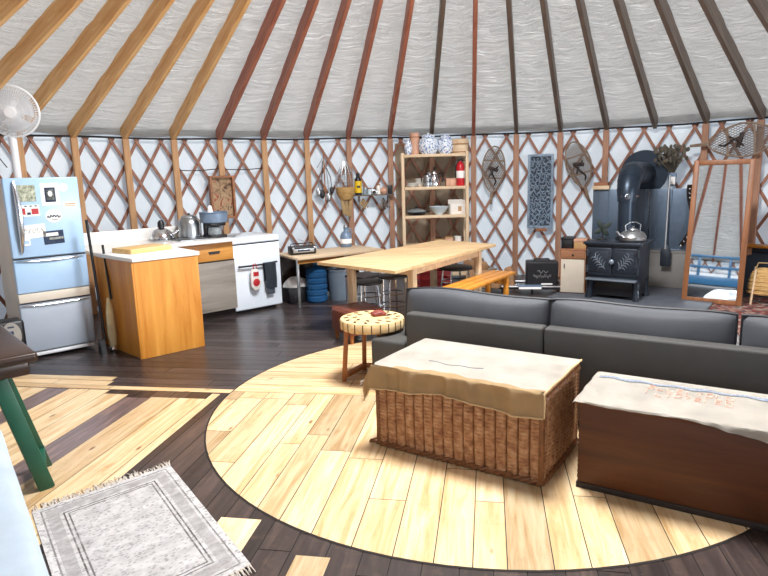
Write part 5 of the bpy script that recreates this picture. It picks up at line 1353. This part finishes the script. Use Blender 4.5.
t = thing('pack_basket', 'small straw basket on thin wooden legs right of the mirror', 'basket', (4.30, 6.83, .012), -30)
b = MB(); b.lathe([(0, .1), (.14, .11), (.15, .2), (.125, .34), (.06, .40), (0, .41)], n=14); b.build('body', 'straw', t)
b = MB()
for k in range(6): z = .13+.045*k; b.tube(hexpts(.152-.004*k-.012*max(0, k-3), 24, z), .008, 6, True)
b.build('weave_ring', 'straw', t)
for x in (-.1, .1):
    for y in (-.12, .12):
        b = MB(); b.cyl((x*1.1, y*1.1, 0), (x*.8, y*.9, .4), .011, n=8); b.build('leg', 'pine_z', t)
b = MB(); b.tube([(-.08, 0, .38), (-.06, 0, .46), (.06, 0, .46), (.08, 0, .38)], .008, 6); b.build('handle', 'dry', t)
a_ = 38.6
t = thing('wall_ledge', 'narrow wooden ledge on the wall at the right edge', 'shelf', W(a_, RW-.17, .585), a_-90)
b = MB(); b.box(.75, .2, .03, (0, 0, 0), bev=.004); b.build('board', 'bench', t)
b = MB(); b.box(.03, .18, .1, (-.3, .01, -.065)); b.box(.03, .18, .1, (.3, .01, -.065)); b.build('bracket', 'oldwood', t)
t = thing('dark_board', 'dark blue grey board standing under the wall ledge', 'board', W(a_, RW-.10, 0), a_-90)
b = MB(); b.box(.78, .03, .545, (0, 0, .275), bev=.004); b.build('panel', 'bluewood_dark', t); b = MB(); b.box(.7, .01, .03, (0, -.02, .5)); b.build('batten', 'iron', t)
# bunk seen in the mirror
BA_ = 222.7
t = thing('loft_bunk', 'blue painted bunk with guard rail and white bedding reflected in the mirror', 'bunk bed', W(BA_, 4.75, 0), BA_-90)
for x in (-1.0, -.33, .33, 1.0):
    b = MB(); b.box(.06, .05, 2.08 if abs(x) > .9 else .75, (x, -.40, 1.04 if abs(x) > .9 else 1.705), bev=.004); b.build('post', 'bluepaint', t)
for x in (-1., 1.):
    b = MB(); b.box(.06, .05, 1.5, (x, .3, .75), bev=.004); b.build('post', 'bluepaint', t)
for z in (1.78, 2.04):
    b = MB(); b.box(2.06, .03, .06, (0, -.43, z), bev=.004); b.build('guard_rail', 'bluepaint', t)
b = MB(); b.box(2.06, .03, .2, (0, -.43, 1.46), bev=.004); b.build('side_board', 'bluepaint', t)
b = MB(); b.box(2.0, .72, .05, (0, -.03, 1.38)); b.build('platform', 'bluepaint', t)
b = MB(); b.box(1.96, .68, .24, (0, -.03, 1.53), bev=.05, seg=3); b.build('mattress', 'linen', t)
b = MB(); b.grid(lambda s, q: (-.98+1.96*s, -.46+.02*math.sin(s*22)+.01*q, .45+.88*q), 60, 8, thick=.006); plabel(b.build('hanging_sheet', 'linen', t), 'pale sheet hung under the bunk')
b = MB(); b.box(2.0, .5, .5, (0, .05, .27), bev=.05, seg=3); b.build('lower_mattress', 'linen', t)
for k, x in enumerate((-.25, .3)):
    a = rad(BA_-90); p = Vector(W(BA_, 4.75, 1.652)) + Vector((math.cos(a), math.sin(a), 0))*x; p = p
    t2 = thing('pillow', ('white pillow on the blue bunk, left in the mirror', 'white pillow on the blue bunk, right in the mirror')[k], 'pillow', p, BA_-90); b = MB(); b.sph((0, -.02, .075), .2, (1.1, .8, .38), 18); b.build('case', 'linen', t2); b = MB(); b.tube([(.21*math.cos(2*PI*q/24), -.02+.15*math.sin(2*PI*q/24), .075) for q in range(24)], .006, 6, True); b.build('seam', 'linen', t2)

# ================================================================= LIGHT
w = bpy.data.worlds.new('World'); S.world = w; w.use_nodes = True
nt = w.node_tree; bg = nt.nodes['Background']; bg.inputs['Color'].default_value = (.72, .84, 1., 1); bg.inputs['Strength'].default_value = 2.3
def area(name, loc, target, sx, sy, power, col, shape='RECTANGLE'):
    l = bpy.data.lights.new(name, 'AREA'); l.shape = shape; l.size = sx; l.size_y = sy; l.energy = power; l.color = col
    o = bpy.data.objects.new(name, l); COL.objects.link(o); o.location = loc
    o.rotation_euler = (Vector(target)-Vector(loc)).to_track_quat('-Z', 'Y').to_euler(); return o
area('dome_daylight', (CX, CY, ZA-.76*SL+.10), (CX, CY, 0), 1.3, 1.3, 530, (.97, .985, 1.), 'DISK')
for i, (a, e, z0, z1) in enumerate(WINDOWS):
    m = (a+e)/2; wd = rad(e-a)*RW
    area('window_daylight', W(m, RW+.35, (z0+z1)/2+.1), W(m, 0, 1.3), wd, z1-z0, (420, 40, 40)[i], (.93, .97, 1.))
# ================================================================= CAMERA
fpx, pit, rol = 613.368, rad(10.501464), rad(-1.675033)
fw = Vector((0, math.cos(pit), -math.sin(pit))); up = Vector((0, math.sin(pit), math.cos(pit))); rt = Vector((1, 0, 0))
c_, s_ = math.cos(rol), math.sin(rol); r2 = rt*c_ + up*s_; u2 = up*c_ - rt*s_
cd_ = bpy.data.cameras.new('camera'); cam = bpy.data.objects.new('camera', cd_); COL.objects.link(cam)
mt = Matrix((r2, u2, -fw)).transposed().to_4x4(); mt.translation = (0, 0, 1.58); cam.matrix_world = mt
cd_.sensor_width = 36; cd_.lens = fpx/768*36; cd_.clip_start = .02
S.camera = cam
S.view_settings.view_transform = 'Standard'; S.view_settings.look = 'None'; S.view_settings.exposure = 0.; S.view_settings.gamma = 1.; S.view_settings.use_curve_mapping = False
S.cycles.max_bounces = 10; S.cycles.diffuse_bounces = 6; S.cycles.transparent_max_bounces = 12; S.cycles.caustics_reflective = False; S.cycles.caustics_refractive = False; S.cycles.sample_clamp_indirect = 8
